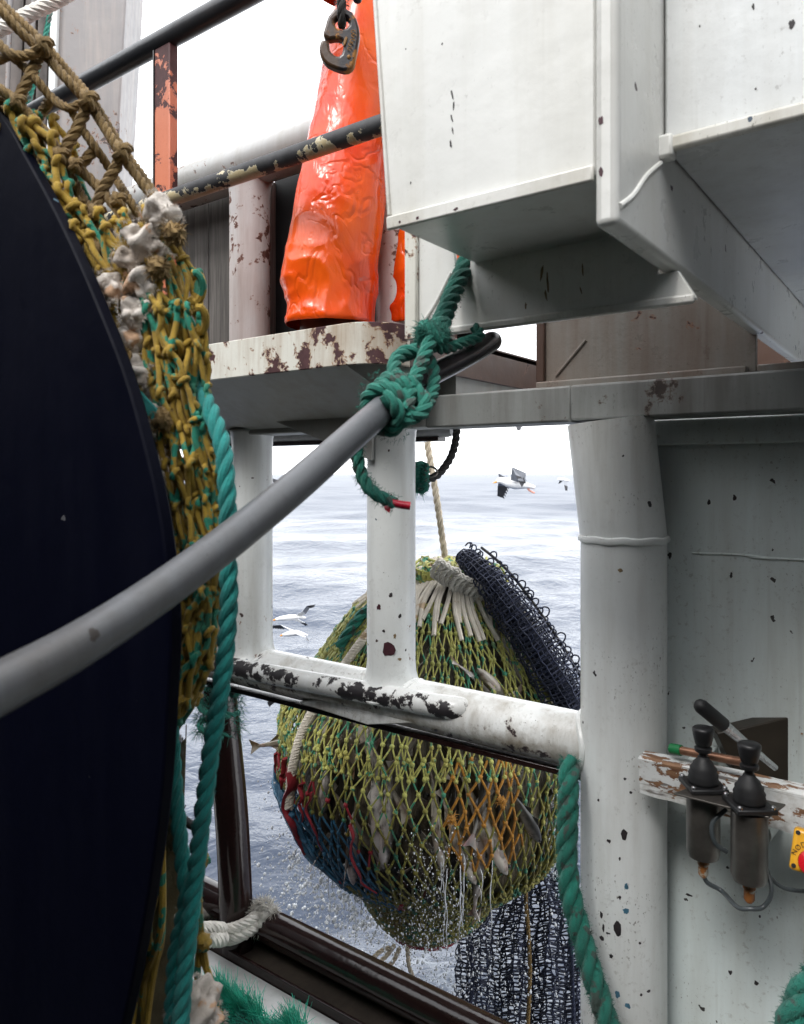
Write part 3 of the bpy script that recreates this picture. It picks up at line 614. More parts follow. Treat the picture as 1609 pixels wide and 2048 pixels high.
# ================================================================== PERSON IN OILSKINS (seen from ankle to thigh)
def build_person():
    foot = at(655, 660, 2.32); foot[2] = PZ; foot2 = at(862, 660, 2.42); foot2[2] = PZ
    e = empty('person', (foot+foot2)/2, 'person in glossy orange oilskin trousers standing on the upper platform behind the overhead box', 'person')
    hip = at(745, 0, 2.38); hip[2] = PZ+.93; h1 = hip-RIGHT*.05; h2 = hip+RIGHT*.08
    k1 = lerp(foot, h1, .53)-RIGHT*.012; k2 = lerp(foot2, h2, .53)+RIGHT*.01
    # body: one skin surface
    pts = [hip, hip+UP*.22, hip+UP*.45, hip+UP*.56, hip+UP*.64, hip+UP*.76,
           h1-UP*.05, k1, foot+UP*.10, foot+UP*.045+FWD*.16,
           h2-UP*.05, k2, foot2+UP*.10, foot2+UP*.045+FWD*.16,
           hip+UP*.47-RIGHT*.19, hip+UP*.38-RIGHT*.20+FWD*.16, hip-RIGHT*.10+UP*.42+FWD*.36,
           hip+UP*.47+RIGHT*.19, hip+UP*.38+RIGHT*.20+FWD*.16, hip+RIGHT*.10+UP*.42+FWD*.36]
    ed = [(0,1),(1,2),(2,3),(3,4),(4,5),(0,6),(6,7),(7,8),(8,9),(0,10),(10,11),(11,12),(12,13),(2,14),(14,15),(15,16),(2,17),(17,18),(18,19)]
    rad = [.09,.10,.15,.06,.07,.095,.09,.062,.045,.045,.09,.062,.045,.045,.065,.045,.035,.065,.045,.035]
    b0 = WL[e.name]; me = bpy.data.meshes.new('body'); me.from_pydata([tuple(p-b0) for p in pts], ed, []); o = bpy.data.objects.new('body', me)
    SC.collection.objects.link(o); o.parent = e; WL[o.name] = b0; me.materials.append(M['skin'])
    sk = o.modifiers.new('skin', 'SKIN'); me.skin_vertices or None
    for i, r in enumerate(rad): me.skin_vertices[0].data[i].radius = (r, r*.92); me.skin_vertices[0].data[i].use_root = (i == 0)
    sb = o.modifiers.new('sub', 'SUBSURF'); sb.levels = 2; sb.render_levels = 2
    # trouser legs: outline measured ring by ring, then creased
    def leg(prof, t0, sgn, seed, flat_=.92):
        prof = sorted(prof); ys = np.array([q[0] for q in prof], float); L = np.array([q[1] for q in prof], float); Rr = np.array([q[2] for q in prof], float)
        yy = np.linspace(ys[-1], ys[0], 250); Lx = np.interp(yy, ys, L); Rx = np.interp(yy, ys, Rr)
        k = np.ones(9)/9
        for arr in (Lx, Rx): arr[4:-4] = np.convolve(arr, k, 'valid')
        G = np.zeros((len(yy), 120, 3)); th = np.arange(120)/120*2*math.pi
        for i, y in enumerate(yy):
            t = t0+.05*(640-y)/640; c = at((Lx[i]+Rx[i])/2, y, t); r = (Rx[i]-Lx[i])/2/F*t; s = (640-y)/640.
            for j, a in enumerate(th):
                d = RIGHT*math.cos(a)+FWD*math.sin(a)*flat_
                q = Vector((c[0]+d[0]*.12, c[1]+d[1]*.12, c[2]*1.0))
                hem = math.exp(-((s-.06)/.14)**2); mid_ = math.exp(-((s-.42)/.16)**2)
                w = .012*mnoise.noise(Vector((q.x*8, q.y*8, q.z*1.0+seed)))+.005*mnoise.noise(Vector((q.x*11, q.y*11, q.z*4+seed)))
                rid = 1-abs(mnoise.noise(Vector((q.x*7+seed, q.y*7, q.z*11))))*2
                w += (.001+.004*hem+.001*mid_)*(rid**3 if rid > 0 else rid*.3)
                rid2 = 1-abs(mnoise.noise(Vector((q.x*10+seed*3, q.y*10+q.z*3, q.z*5+1.7))))*2.2
                w += (.001+.006*hem+.002*mid_)*max(0, rid2)**2.5
                w += .006*math.exp(-((s-.10)/.05)**2)*math.sin(a*2+seed)
                G[i, j] = c+d*(r+w-.006)
        G[0] = G[0]*.97+G[0].mean(0)*.03
        mb = MB().grid(G, closed_v=True); return mb.build('trouser_leg', M['oilskin'], e, sharp=0)
    p1 = [(652, 572, 752), (640, 570, 752), (622, 575, 752), (600, 574, 752), (560, 561, 757), (535, 562, 760), (500, 570, 764), (440, 580, 772), (380, 590, 778), (300, 605, 782), (260, 613, 784), (200, 626, 786), (140, 640, 790), (80, 652, 795), (0, 672, 800), (-60, 680, 802), (-110, 684, 804), (-320, 690, 806)]
    l1 = leg(p1, 2.30, 1, 1.3)
    p2 = [(655, 762, 950), (600, 764, 950), (560, 758, 955), (500, 762, 955), (440, 768, 952), (380, 775, 945), (260, 786, 930), (140, 790, 915), (0, 795, 900), (-110, 798, 890), (-320, 800, 885)]
    l2 = leg(p2, 2.44, -1, 4.1)
    # bib and jacket above
    zs = np.linspace(.22, .56, 14); th = np.arange(64)/64*2*math.pi; G = []
    for z in zs:
        rx = np.interp(z, [-.1, .05, .25, .42, .52, .56], [.22, .215, .20, .235, .17, .075]); ry = np.interp(z, [-.1, .05, .25, .42, .52, .56], [.18, .17, .165, .17, .12, .075])
        G.append([hip+UP*z+RIGHT*math.cos(a)*(rx+.008*mnoise.noise(Vector((math.cos(a)*3, math.sin(a)*3, z*9))))+FWD*math.sin(a)*ry for a in th])
    MB().grid(np.array(G), closed_v=True).build('oilskin_jacket', M['oilskin'], e, sharp=0)
    for s_, a, b, c in ((-1, 14, 15, 16), (1, 17, 18, 19)):
        pp = spline([pts[a]+RIGHT*s_*-.02, pts[b], lerp(pts[b], pts[c], .85)], .02)
        MB().tube(pp, np.linspace(.085, .058, len(pp)), 20).build('sleeve', M['oilskin'], e)
    hd = hip+UP*.76
    MB().ball(hd+UP*.015-FWD*.01, (.098, .115, .115), RIGHT, FWD, UP, 24, 16).build('hood', M['oilskin'], e)
    for f in (foot, foot2):
        MB().tube(spline([f+UP*.005, f+UP*.1, f+UP*.24, f+UP*.34], .02), .085, 20).build('boot_shaft', M['boot'], e)
        MB().ball(f+UP*.05+FWD*.08, (.055, .15, .055), RIGHT, FWD, UP, 18, 10).build('boot_foot', M['boot'], e)
    # hem bands
    hm = [at(x, 634+4*math.sin((x-570)/180*3), 2.195) for x in (576, 600, 640, 690, 740)]
build_person()

# ================================================================== HOOK ON ITS STROP
def build_hook():
    t = 1.55; X = RIGHT; Y = FWD
    # outline traced in the hook's own plane, cast 24 mm thick
    def P(q): return [at(x, y, t) for x, y in q]
    e = empty('lifting_hook', at(676, 138, t), 'dark worn steel hook with round eye hanging in front of the orange trousers', 'hook')
    z = 180/1609.
    cv = lambda pts: [(620+x*z, y*z) for x, y in pts]
    outer = cv([(400,190),(440,150),(540,120),(650,140),(760,200),(830,310),(880,470),(893,600),(880,720),(850,880),(820,1020),(800,1130),(760,1200),(690,1245),(600,1255),(500,1230),(400,1190),(300,1140),(225,1060),(180,960),(165,860),(180,770),(215,690),(350,735),(345,800),(360,880),(400,940),(460,985),(520,995),(565,960),(590,880),(600,800),(590,740),(560,700),(500,680),(430,680),(350,695),(300,670),(240,640),(240,560),(265,480),(300,350),(330,270)])
    hole = cv([(440,330),(500,280),(580,270),(660,300),(705,370),(700,440),(650,495),(570,515),(490,490),(445,420)])
    # bridge the hole into the outline so that it is truly open
    n0 = 2; poly = outer[:n0+1]+[hole[2]]+[hole[i % 10] for i in range(1, -8, -1)]+[hole[2]]+outer[n0:]
    po = np.array(P(poly)); th = Y*.022
    import bmesh
    bm = bmesh.new(); ov = [bm.verts.new(Vector(p)) for p in P(outer)]; hv = [bm.verts.new(Vector(p)) for p in P(hole)]
    eo = [bm.edges.new((ov[i], ov[(i+1) % len(ov)])) for i in range(len(ov))]; eh = [bm.edges.new((hv[i], hv[(i+1) % len(hv)])) for i in range(len(hv))]
    r = bmesh.ops.triangle_fill(bm, edges=eo+eh, use_beauty=True)
    fs = [f for f in bm.faces]; bmesh.ops.dissolve_limit(bm, angle_limit=.01, verts=bm.verts[:], edges=bm.edges[:], delimit=set())
    x = bmesh.ops.extrude_face_region(bm, geom=bm.faces[:]); vv = [g for g in x['geom'] if isinstance(g, bmesh.types.BMVert)]
    bmesh.ops.translate(bm, verts=vv, vec=Vector(th)); bmesh.ops.recalc_face_normals(bm, faces=bm.faces)
    b0 = WL[e.name]; bmesh.ops.translate(bm, verts=bm.verts, vec=Vector(-b0))
    me = bpy.data.meshes.new('hook_body'); bm.to_mesh(me); bm.free(); me.materials.append(M['hook'])
    for p in me.polygons: p.use_smooth = True
    me.set_sharp_from_angle(angle=R(50))
    o = bpy.data.objects.new('hook_body', me); SC.collection.objects.link(o); o.parent = e; WL[o.name] = b0
    bv = o.modifiers.new('bevel', 'BEVEL'); bv.width = .0055; bv.segments = 3; bv.limit_method = 'ANGLE'; bv.angle_limit = R(50)
    # raised worn marks along the shank and the latch stub
    q = cv([(640, 665), (680, 680), (655, 770), (625, 830), (600, 825), (610, 740)]); MB().prism([p-Y*.004 for p in P(q)], Y*.02).build('latch_stub', M['chalk'], e, bevel=.001)
    for (x, y) in ((780, 585), (790, 655), (765, 745), (735, 810), (718, 890)):
        c = at(620+x*z, y*z, t)-Y*.0035; ring = [c+X*.0038*math.cos(a)*1.2+UP*.0030*math.sin(a) for a in np.linspace(0, 2*math.pi*.8, 12)]
        MB().tube(ring, .0009, 5).build('raised_mark', M['chalk'], e)
    MB().ball(at(620+700*z, 1020*z, t)-Y*.001, (.004, .003, .0045), RIGHT, FWD, UP, 10, 6).build('raised_stud', M['chalk'], e)
    # strop through the eye, running up out of the picture
    c = at(620+570*z, 400*z, t+.011)
    s = MB()
    for k in (-1, 1):
        s.ropey([c+Y*.002-UP*.004, c+Y*k*.016+UP*.006, c+Y*k*.02+UP*.035, c+Y*k*.006+UP*.08+X*.001, c+UP*.16+X*.004, c+UP*.9+X*.04], .0085, 3, sides=6)
    s.build('strop', M['black_rope'], e)
    fuzz(MB(), [c+UP*.03, c+UP*.12], .012, 220, .012, .0005).build('strop_fibres', M['black_rope'], e)
    o = MB().ball(at(620+850*z, -20*z, 1.7), (.011, .011, .010), RIGHT, FWD, UP, 14, 9).build('dark_toggle', M['hook_black']); tag(o, 'small dark round toggle at the top edge beside the hook', 'toggle')
    mb = MB().tube([at(620+850*z, -20*z, 1.7), at(715, -160, 1.7)], .004, 8); mb.build('toggle_cord', M['black_rope'], o)
build_hook()

# ================================================================== GREY PIPE AND GREEN LASHING
gp = pxs([(-70, 1412, .54), (0, 1376, .57), (150, 1295, .65), (300, 1198, .74), (450, 1088, .83), (600, 966, .93), (700, 877, 1.02), (785, 802, 1.12)])
gp = np.vstack((gp[:1]+(gp[:1]-gp[1:2])*14+np.array([[-.1, -.1, -.05]]), gp[:1]+(gp[:1]-gp[1:2])*4, gp))
gp2 = pxs([(760, 823, 1.09), (800, 790, 1.135), (850, 756, 1.20), (905, 728, 1.27), (950, 704, 1.33), (985, 682, 1.38)])
e = empty('boom_pipe', gp[4], 'long grey metal pipe crossing diagonally from the left edge to a green knot', 'pipe')
MB().tube(spline(gp, .03), .0205, 36).build('grey_tube', M['grey_pipe'], e)
d2 = spline(gp2, .02); n = len(d2)
MB().tube(np.vstack((d2, d2[-1:]+norm(d2[-1]-d2[-2])*np.array([[.006], [.011], [.014]]))), np.r_[np.full(n, .0185), .0168, .012, .004], 30).build('dark_tip', M['dark_pipe'], e)
for (x, y) in ((340, 1140), (452, 1078), (180, 1318)):
    pass
def build_lashing():
    e = empty('green_lashing', at(830, 760, 1.15), 'green rope knotted round the grey pipe and hung from the white girder', 'rope')
    ax = norm(gp2[1]-gp2[0]); A = norm(np.cross(ax, UP)); B = np.cross(ax, A)
    def coil(c, r, a0, a1, adv, n=30): return [c+ax*adv*(k/n-.5)+r*(math.cos(lerp(a0, a1, k/n))*A+math.sin(lerp(a0, a1, k/n))*B) for k in range(n+1)]
    c1 = at(776, 812, 1.105)
    # two round turns on the pipe
    MB().ropey(coil(c1, .031, -1.0, 12.2, .054, 60), .0112, 3, pitch=.056, sides=7).build('round_turn', M['green'], e)
    MB().ropey(coil(c1+ax*.030, .033, 1.0, 7.0, .02, 30), .0108, 3, pitch=.06, sides=7).build('round_turn', M['green'], e)
    # standing part down from the girder hole
    up = pxs([(935, 520, 1.43), (925, 545, 1.41), (905, 590, 1.35), (885, 640, 1.27), (868, 672, 1.20)])
    MB().ropey(up, .0168, 3, pitch=.10, sides=8).build('standing_part', M['green'], e)
    # falls from the collar to the turns
    MB().ropey(pxs([(866, 668, 1.185), (852, 705, 1.165), (836, 745, 1.14), (820, 785, 1.10), (815, 822, 1.075)]), .0112, 3, pitch=.058, sides=7).build('fall', M['green'], e)
    MB().ropey(pxs([(835, 700, 1.19), (808, 705, 1.18), (790, 725, 1.16), (793, 758, 1.13), (825, 775, 1.11), (850, 800, 1.10), (845, 825, 1.085), (815, 838, 1.08), (785, 845, 1.10)]), .0108, 3, pitch=.056, sides=7).build('bight', M['green'], e)
    MB().ropey(pxs([(800, 715, 1.21), (835, 705, 1.20), (862, 725, 1.19), (868, 765, 1.17), (860, 800, 1.14), (835, 828, 1.11)]), .0105, 3, pitch=.056, sides=7).build('bight', M['green'], e)
    MB().ropey(pxs([(860, 690, 1.21), (890, 698, 1.24), (925, 686, 1.27), (960, 672, 1.30), (950, 655, 1.32)]), .0095, 3, pitch=.05, sides=6).build('tail', M['green'], e)
    # frayed collar
    col = [at(866, 668, 1.195)+RIGHT*.016*math.cos(a)+FWD*.015*math.sin(a)+UP*.010*math.sin(a*2) for a in np.linspace(0, 12, 40)]
    MB().ropey(col, .012, 3, pitch=.05, sides=6).build('collar', M['green'], e)
    mf = fuzz(MB(), col, .010, 1300, .018, .0004); fuzz(mf, up, .018, 500, .007, .0003); mf.build('collar_fibres', M['green'], e)
    tl = pxs([(735, 822, 1.115), (716, 862, 1.10), (714, 905, 1.10), (724, 950, 1.10), (742, 980, 1.095), (770, 998, 1.09), (790, 1008, 1.09)])
    MB().ropey(tl, .0098, 3, pitch=.05, sides=7).build('hanging_end', M['green'], e)
    tp = pxs([(784, 1005, 1.088), (800, 1009, 1.088), (821, 1012, 1.088)])
    MB().tube(spline(tp, .004), .0075, 14, flat=.8).build('red_whipping', M['red_tape'], e)
    q = pxs([(768, 1012, 1.085), (783, 1010, 1.085), (780, 1026, 1.083), (770, 1020, 1.083)])
    MB().prism(q, FWD*.001).build('tape_flag', M['red_tape'], e)
    mf = MB()
    for pth in (coil(c1, .04, 0, 6, .05), tl): fuzz(mf, pth, .012, 420, .009, .00035)
    mf.build('stray_fibres', M['green'], e)
build_lashing()

# black rope loop and cream hoist rope beyond the middle post
e = empty('black_rope_loop', at(850, 960, 2.5), 'black rope hanging in a loop beside the middle post', 'rope')
bl = pxs([(918, 800, 2.6), (915, 850, 2.58), (909, 895, 2.55), (893, 930, 2.52), (868, 955, 2.49), (838, 958, 2.47), (815, 950, 2.5)])
MB().ropey(bl, .0135, 3, pitch=.07, sides=6).build('rope', M['black_rope'], e)
MB().tube([at(858, 944, 2.46)+RIGHT*.028*math.cos(a)+UP*.018*math.sin(a)+FWD*.01*math.sin(a) for a in np.linspace(0, 2*math.pi, 30)[:-1]], .0035, 8, closed=True).build('ring', M['steel'], e)
kk = MB()
for s in range(5): kk.ropey([at(842, 935+s*9, 2.45)+RIGHT*.022*math.cos(a)+UP*.014*math.sin(a)*(1+s*.1)+FWD*.012*math.sin(a*2) for a in np.linspace(0, 7, 18)], .008, 3, sides=5)
kk.build('green_knot', M['green'], e)
fuzz(MB(), pxs([(840, 945, 2.45), (836, 985, 2.45)]), .012, 400, .03, .0008).build('knot_fibres', M['green'], e)
CT_ = 4.15
o = MB().ropey(pxs([(835, 700, CT_), (853, 870, CT_), (872, 985, CT_), (893, 1130, CT_)]), .0185, 3, pitch=.13, sides=6).build('hoist_rope', M['cream']); tag(o, 'cream hoist rope running down to the top of the full net', 'rope')

# green ropes at the column and in the lower right corner
e = empty('column_rope', at(1150, 1600, 1.86), 'thick dark green rope hanging from the rail down past the column foot', 'rope')
cr = pxs([(1140, 1520, 1.90), (1138, 1570, 1.86), (1136, 1640, 1.84), (1134, 1710, 1.83), (1142, 1790, 1.81), (1160, 1860, 1.79), (1182, 1940, 1.76), (1205, 2010, 1.73), (1230, 2100, 1.70), (1255, 2200, 1.68)])
MB().ropey(cr, .0255, 3, pitch=.15, sides=10).build('rope', M['green'], e); fuzz(MB(), cr, .023, 5200, .016, .00045).build('fibres', M['green'], e)
e = empty('corner_rope', at(1609, 2000, 1.3), 'green rope at the lower right corner of the bulkhead', 'rope')
cr = pxs([(1720, 1880, 1.3), (1660, 1935, 1.3), (1610, 1990, 1.3), (1585, 2050, 1.3), (1560, 2130, 1.3)])
MB().ropey(cr, .027, 3, pitch=.16, sides=10).build('rope', M['green'], e); fuzz(MB(), cr, .024, 2600, .016, .0005).build('fibres', M['green'], e)
# bright frayed rope lying on the cap plate
e = empty('frayed_rope', onz(500, 2010, -1.77), 'bright green frayed rope lying on the grey cap plate at the bottom left', 'rope')
fr = [onz(400, 1985, -1.74), onz(440, 2020, -1.738), onz(490, 2048, -1.738), onz(550, 2072, -1.738), onz(620, 2098, -1.74), onz(700, 2150, -1.74)]
MB().ropey(fr, .034, 3, pitch=.2, sides=8, wob=.003).build('rope', M['green'], e)
mf = fuzz(MB(), fr, .03, 3800, .05, .0009, .1); mf.build('fibres', M['bright_green'], e)
mt = MB()
for (x, y) in ((440, 1975), (458, 1985), (470, 1992), (490, 2005), (505, 2015), (520, 2022), (590, 2045), (605, 2052)):
    c = onz(x, y+20, -1.72)
    for k in range(110):
        d = norm(UP*RNG.uniform(.5, 1.2)-RIGHT*RNG.uniform(.1, .7)+RNG.normal(0, .22, 3)); mt.sticks([c+RNG.normal(0, .012, 3)], [c+d*RNG.uniform(.05, .11)], .0016, 3, .0006)
tag(mt.build('tufts', M['bright_green'], e), kind='stuff')

# ================================================================== CONTROLS ON THE BULKHEAD
e = empty('wooden_batten', (-.3, 1.79, -.75), 'peeling white wooden batten across the bulkhead behind the levers', 'batten')
bz0, bz1 = -.757, -.668
uL = onv(1287, 1540, 1.79)[0]
mbx = MB(); nb = 30; xs = np.linspace(uL, 1.6, nb*2)
prof = [(1.765, bz0), (1.765, bz1-.006), (1.772, bz1), (1.815, bz1), (1.822, bz1-.006), (1.822, bz0)]
G = np.array([[(x+ (0.0 if i else RNG.uniform(-.006, .004)), y+RNG.normal(0, .0012), z+RNG.normal(0, .0014)) for (y, z) in prof] for i, x in enumerate(xs)])
mbx.grid(G, closed_v=True); mbx.P.append(np.array([[5, 4, 3, 2, 1, 0]])); mbx.MI.append(np.array([0])); mbx.build('plank', M['batten'], e, sharp=30)
MB().box((uL+.08, 1.822, bz0+.02), (uL+.12, 2.0, bz1-.02)).build('stand_off', M['bulkhead'], e, bevel=.003)
ca, cb_ = onv(1520, 1660, 1.86), onv(1590, 1640, 1.86)
MB().tube([ca+np.array((0, -.02, 0)), ca+np.array((0, .14, -.02))], .028, 14).build('stand_off', M['bulkhead'], e)
e = empty('control_bracket', (-.3, 1.65, -.72), 'thin steel bracket plate under the two black joysticks', 'bracket')
bp = [onz(1348, 1590, -.680), onz(1538, 1638, -.680), onz(1572, 1612, -.680), onz(1395, 1572, -.680)]
MB().prism(bp, (0, 0, .004)).build('plate', M['steel'], e, bevel=.001)
def joystick(px, t, label, s=1.0):
    c = at(px, 1595, t); c[2] = -.676
    e = empty('joystick', c-UP*.16, label, 'joystick', 'control joysticks on the bracket')
    MB().lathe([(.034*s, -.006), (.0345*s, -.02), (.0345*s, -.135), (.031*s, -.146), (.012, -.146)], c, UP, 36).build('steel_can', M['steel'], e)
    MB().lathe([(.012, -.146), (.0125, -.150), (.0125, -.162), (.0105, -.166), (.0105, -.185), (.006, -.192)], c, UP, 16).build('cable_gland', M['rusty_nut'], e)
    sq = .040
    f = MB(); q = [c+RIGHT*sq*a+FWD*sq*b+UP*.0005 for a, b in ((-1, -1), (1, -1), (1, 1), (-1, 1))]; f.prism(q, UP*.011); f.build('flange', M['black_plastic'], e, bevel=.003)
    for a, b in ((-1, -1), (1, -1), (1, 1), (-1, 1)):
        p = c+RIGHT*sq*.82*a+FWD*sq*.82*b+UP*.0115; MB().lathe([(.0055, 0), (.0055, .004), (.003, .006)], p, UP, 10).build('bolt', M['bright_steel'], e)
    MB().lathe([(.030, .0115), (.032, .018), (.030, .026), (.031, .031), (.027, .038), (.028, .043), (.022, .050), (.021, .055), (.013, .063), (.011, .068)], c, UP, 28).build('rubber_boot', M['black_rubber'], e, sharp=0)
    MB().lathe([(.009, .066), (.009, .075), (.017, .079), (.018, .082), (.018, .087), (.012, .090), (.0165, .094), (.020, .108), (.0225, .122), (.0225, .128), (.019, .131), (.0, .131)], c, UP, 28).build('knob', M['black_plastic'], e, sharp=50)
    return c
j1 = joystick(1407, 1.615, 'black joystick on a steel can nearest the white column', 1.0)
j2 = joystick(1499, 1.52, 'black joystick on a steel can between its twin and the yellow stop box', 1.02)
o = MB().tube(spline([j1-UP*.188, j1-UP*.205+RIGHT*.01, j1-UP*.222+RIGHT*.04, lerp(j1, j2, .75)-UP*.215, j2-UP*.205+RIGHT*.0, j2-UP*.20+RIGHT*.03, j2-UP*.16+RIGHT*.045, j2-UP*.10+RIGHT*.04+FWD*.05], .006), .0048, 10).build('control_cable', M['cable']); tag(o, 'grey cable sagging between the two steel joystick cans', 'cable')
o = MB().tube(spline([j2-UP*.03-RIGHT*.02+FWD*.06, j2-UP*.06-RIGHT*.05+FWD*.06, j2-UP*.10-RIGHT*.045+FWD*.06, j2-UP*.12-RIGHT*.02+FWD*.06], .006), .005, 10).build('control_cable', M['cable']); tag(o, 'short grey cable looping between the backs of the steel joystick cans', 'cable')
o = MB().tube(spline([at(1532, 1740, 1.6), at(1548, 1762, 1.58), at(1575, 1778, 1.55), at(1625, 1782, 1.5), at(1680, 1770, 1.45)], .006), .0042, 10).build('control_cable', M['cable']); tag(o, 'grey cable leading right under the yellow stop box', 'cable')
# steel lever with black grip, its dark housing, the green-tipped tube
e = empty('control_lever', at(1575, 1556, 1.72), 'steel lever with black grip leaning over the batten', 'lever')
l0, l1 = at(1397, 1408, 1.64), at(1590, 1568, 1.74); d = norm(l1-l0)
MB().tube([l0+d*s for s in (.005, .10, .24, .28)], [.0125, .0125, .008, .007], 22).build('steel_rod', M['bright_steel'], e)
MB().tube([l0+d*s for s in (-.006, -.003, .002, .01, .05, .088, .090)], [.004, .009, .0135, .0162, .0162, .0158, .014], 24).build('grip', M['black_rubber'], e, sharp=60)
e = empty('lever_housing', at(1530, 1560, 1.82), 'dark bronze coloured plate housing behind the steel lever', 'housing')
hq = [at(1434, 1466, 1.80), at(1480, 1458, 1.80), at(1700, 1405, 1.80), at(1700, 1600, 1.80), at(1470, 1545, 1.80)]
MB().prism(hq, FWD*.05).build('plate', M['dark_box'], e, bevel=.003)
MB().lathe([(.012, 0), (.012, .006), (.008, .009)], at(1609, 1466, 1.79), -FWD, 14).build('bolt', M['rusty_nut'], e)
e = empty('green_tipped_tube', at(1345, 1510, 1.75), 'short copper tube with green taped end lying on the batten', 'tube')
g0, g1 = at(1342, 1497, 1.76), at(1400, 1508, 1.70); d = norm(g1-g0)
MB().tube([g0+d*.028, g0+d*.20], .0095, 16).build('copper_tube', M['copper'], e); MB().tube([g0, g0+d*.029], .0125, 16).build('taped_end', M['green_tip'], e, bevel=.002)
# emergency stop
def stop_box():
    t = 1.42; c = at(1624, 1706, t); n = -norm(c*np.array((1, 1, .75))); X = norm(np.cross(UP, n))*1.; X = X if np.dot(X, RIGHT) > 0 else -X; X = norm(X-UP*.13); Y = norm(np.cross(n, X))*1.; Y = -Y if Y[2] < 0 else Y
    e = empty('emergency_stop', c-UP*.04, 'yellow emergency stop box with red push button at the right edge', 'stop button')
    w, h = .034, .038
    MB().obox(c, X*w, Y*h, n*.022).build('housing', M['yellow_box'], e, bevel=.007, seg=3)
    MB().box((c[0]-.012, c[1]+.03, c[2]-.01), (c[0]+.012, 1.765, c[2]+.05)).build('mount', M['rusty_nut'], e)
    for a, b in ((-1, 1), (1, 1), (-1, -1), (1, -1)):
        MB().lathe([(.0042, 0), (.0042, .0012)], c+X*w*.78*a+Y*h*.78*b+n*.0215, n, 12).build('screw', M['black_plastic'], e)
    bc = c-Y*.014+n*.022+X*.001
    MB().lathe([(.012, 0), (.012, .010), (.021, .012), (.0225, .017), (.021, .024), (.012, .028), (0, .029)], bc, n, 28).build('push_button', M['red_button'], e, sharp=50)
    # lettering over the button, bent round it
    txt = 'NØDSTOPP'
    for i, ch in enumerate(txt):
        a = math.pi*(1-(i+.5)/len(txt)); a = math.pi/2+(a-math.pi/2)*.95
        cu_ = bpy.data.curves.new('letter', 'FONT'); cu_.body = ch; cu_.size = .0125; cu_.align_x = 'CENTER'; cu_.extrude = .0003
        tmp = bpy.data.objects.new('tmp', cu_); SC.collection.objects.link(tmp)
        me = bpy.data.meshes.new_from_object(tmp.evaluated_get(bpy.context.evaluated_depsgraph_get())); bpy.data.objects.remove(tmp)
        pos = bc+X*.0262*math.cos(a)+Y*.0262*math.sin(a)+n*.0006
        tx = X*math.sin(a)-Y*math.cos(a); ty = X*math.cos(a)+Y*math.sin(a)
        b0 = WL[e.name]
        for v in me.vertices: q = pos+tx*v.co.x+ty*v.co.y+n*v.co.z-b0; v.co = Vector(q)
        me.materials.append(M['black_plastic']); o = bpy.data.objects.new('letter', me); SC.collection.objects.link(o); o.parent = e; WL[o.name] = b0
stop_box()

# ================================================================== NET DRUM ON THE LEFT
FV = .55
def drum():
    edge = [(-330, -160), (-220, -40), (-110, 92), (0, 225), (50, 310), (100, 402), (150, 505), (200, 622), (250, 752), (290, 895), (318, 1020), (335, 1150), (341, 1275), (335, 1400), (325, 1560), (308, 1710), (280, 1880), (245, 2048), (195, 2230), (130, 2420), (40, 2640)]
    pts = np.array([onv(x, y, FV) for x, y in edge]); P2 = spline(pts, .03)
    c = np.array((-1.75, FV, -.25)); back = [np.array((2*c[0]-p[0], FV, 2*c[2]-p[2])) for p in P2]
    prof = list(P2)+[q for q in back if q[0] < c[0]-.2]
    e = empty('net_drum', c-UP*1.2, 'dark navy net drum flange with curved edge filling the left side', 'net drum')
    MB().prism(prof, (0, .018, 0)).build('flange', M['navy'], e, bevel=.003)
    MB().lathe([(.70, 0), (.70, .19), (.18, .2), (.18, .32)], c+np.array((0, .02, 0)), (0, 1, 0), 64).build('barrel', M['core'], e)
    MB().lathe([(.07, -.06), (.07, -.02), (.16, -.018), (.16, 0.)], c, (0, 1, 0), 32).build('hub', M['navy'], e, bevel=.004)
    return e
drum()
LX = lambda y: np.interp(y, [0, 225, 310, 402, 505, 622, 752, 895, 1020, 1150, 1275, 1400, 1560, 1710, 1880, 2048, 2150], [-110, 0, 50, 100, 150, 200, 250, 290, 318, 335, 341, 335, 325, 308, 280, 245, 220])
RX = lambda y: np.interp(y, [380, 430, 470, 520, 560, 650, 700, 760, 830, 900, 1000, 1100, 1200, 1300, 1370, 1420, 1455], [330, 345, 362, 385, 395, 412, 412, 408, 425, 432, 440, 445, 440, 425, 402, 375, 350])
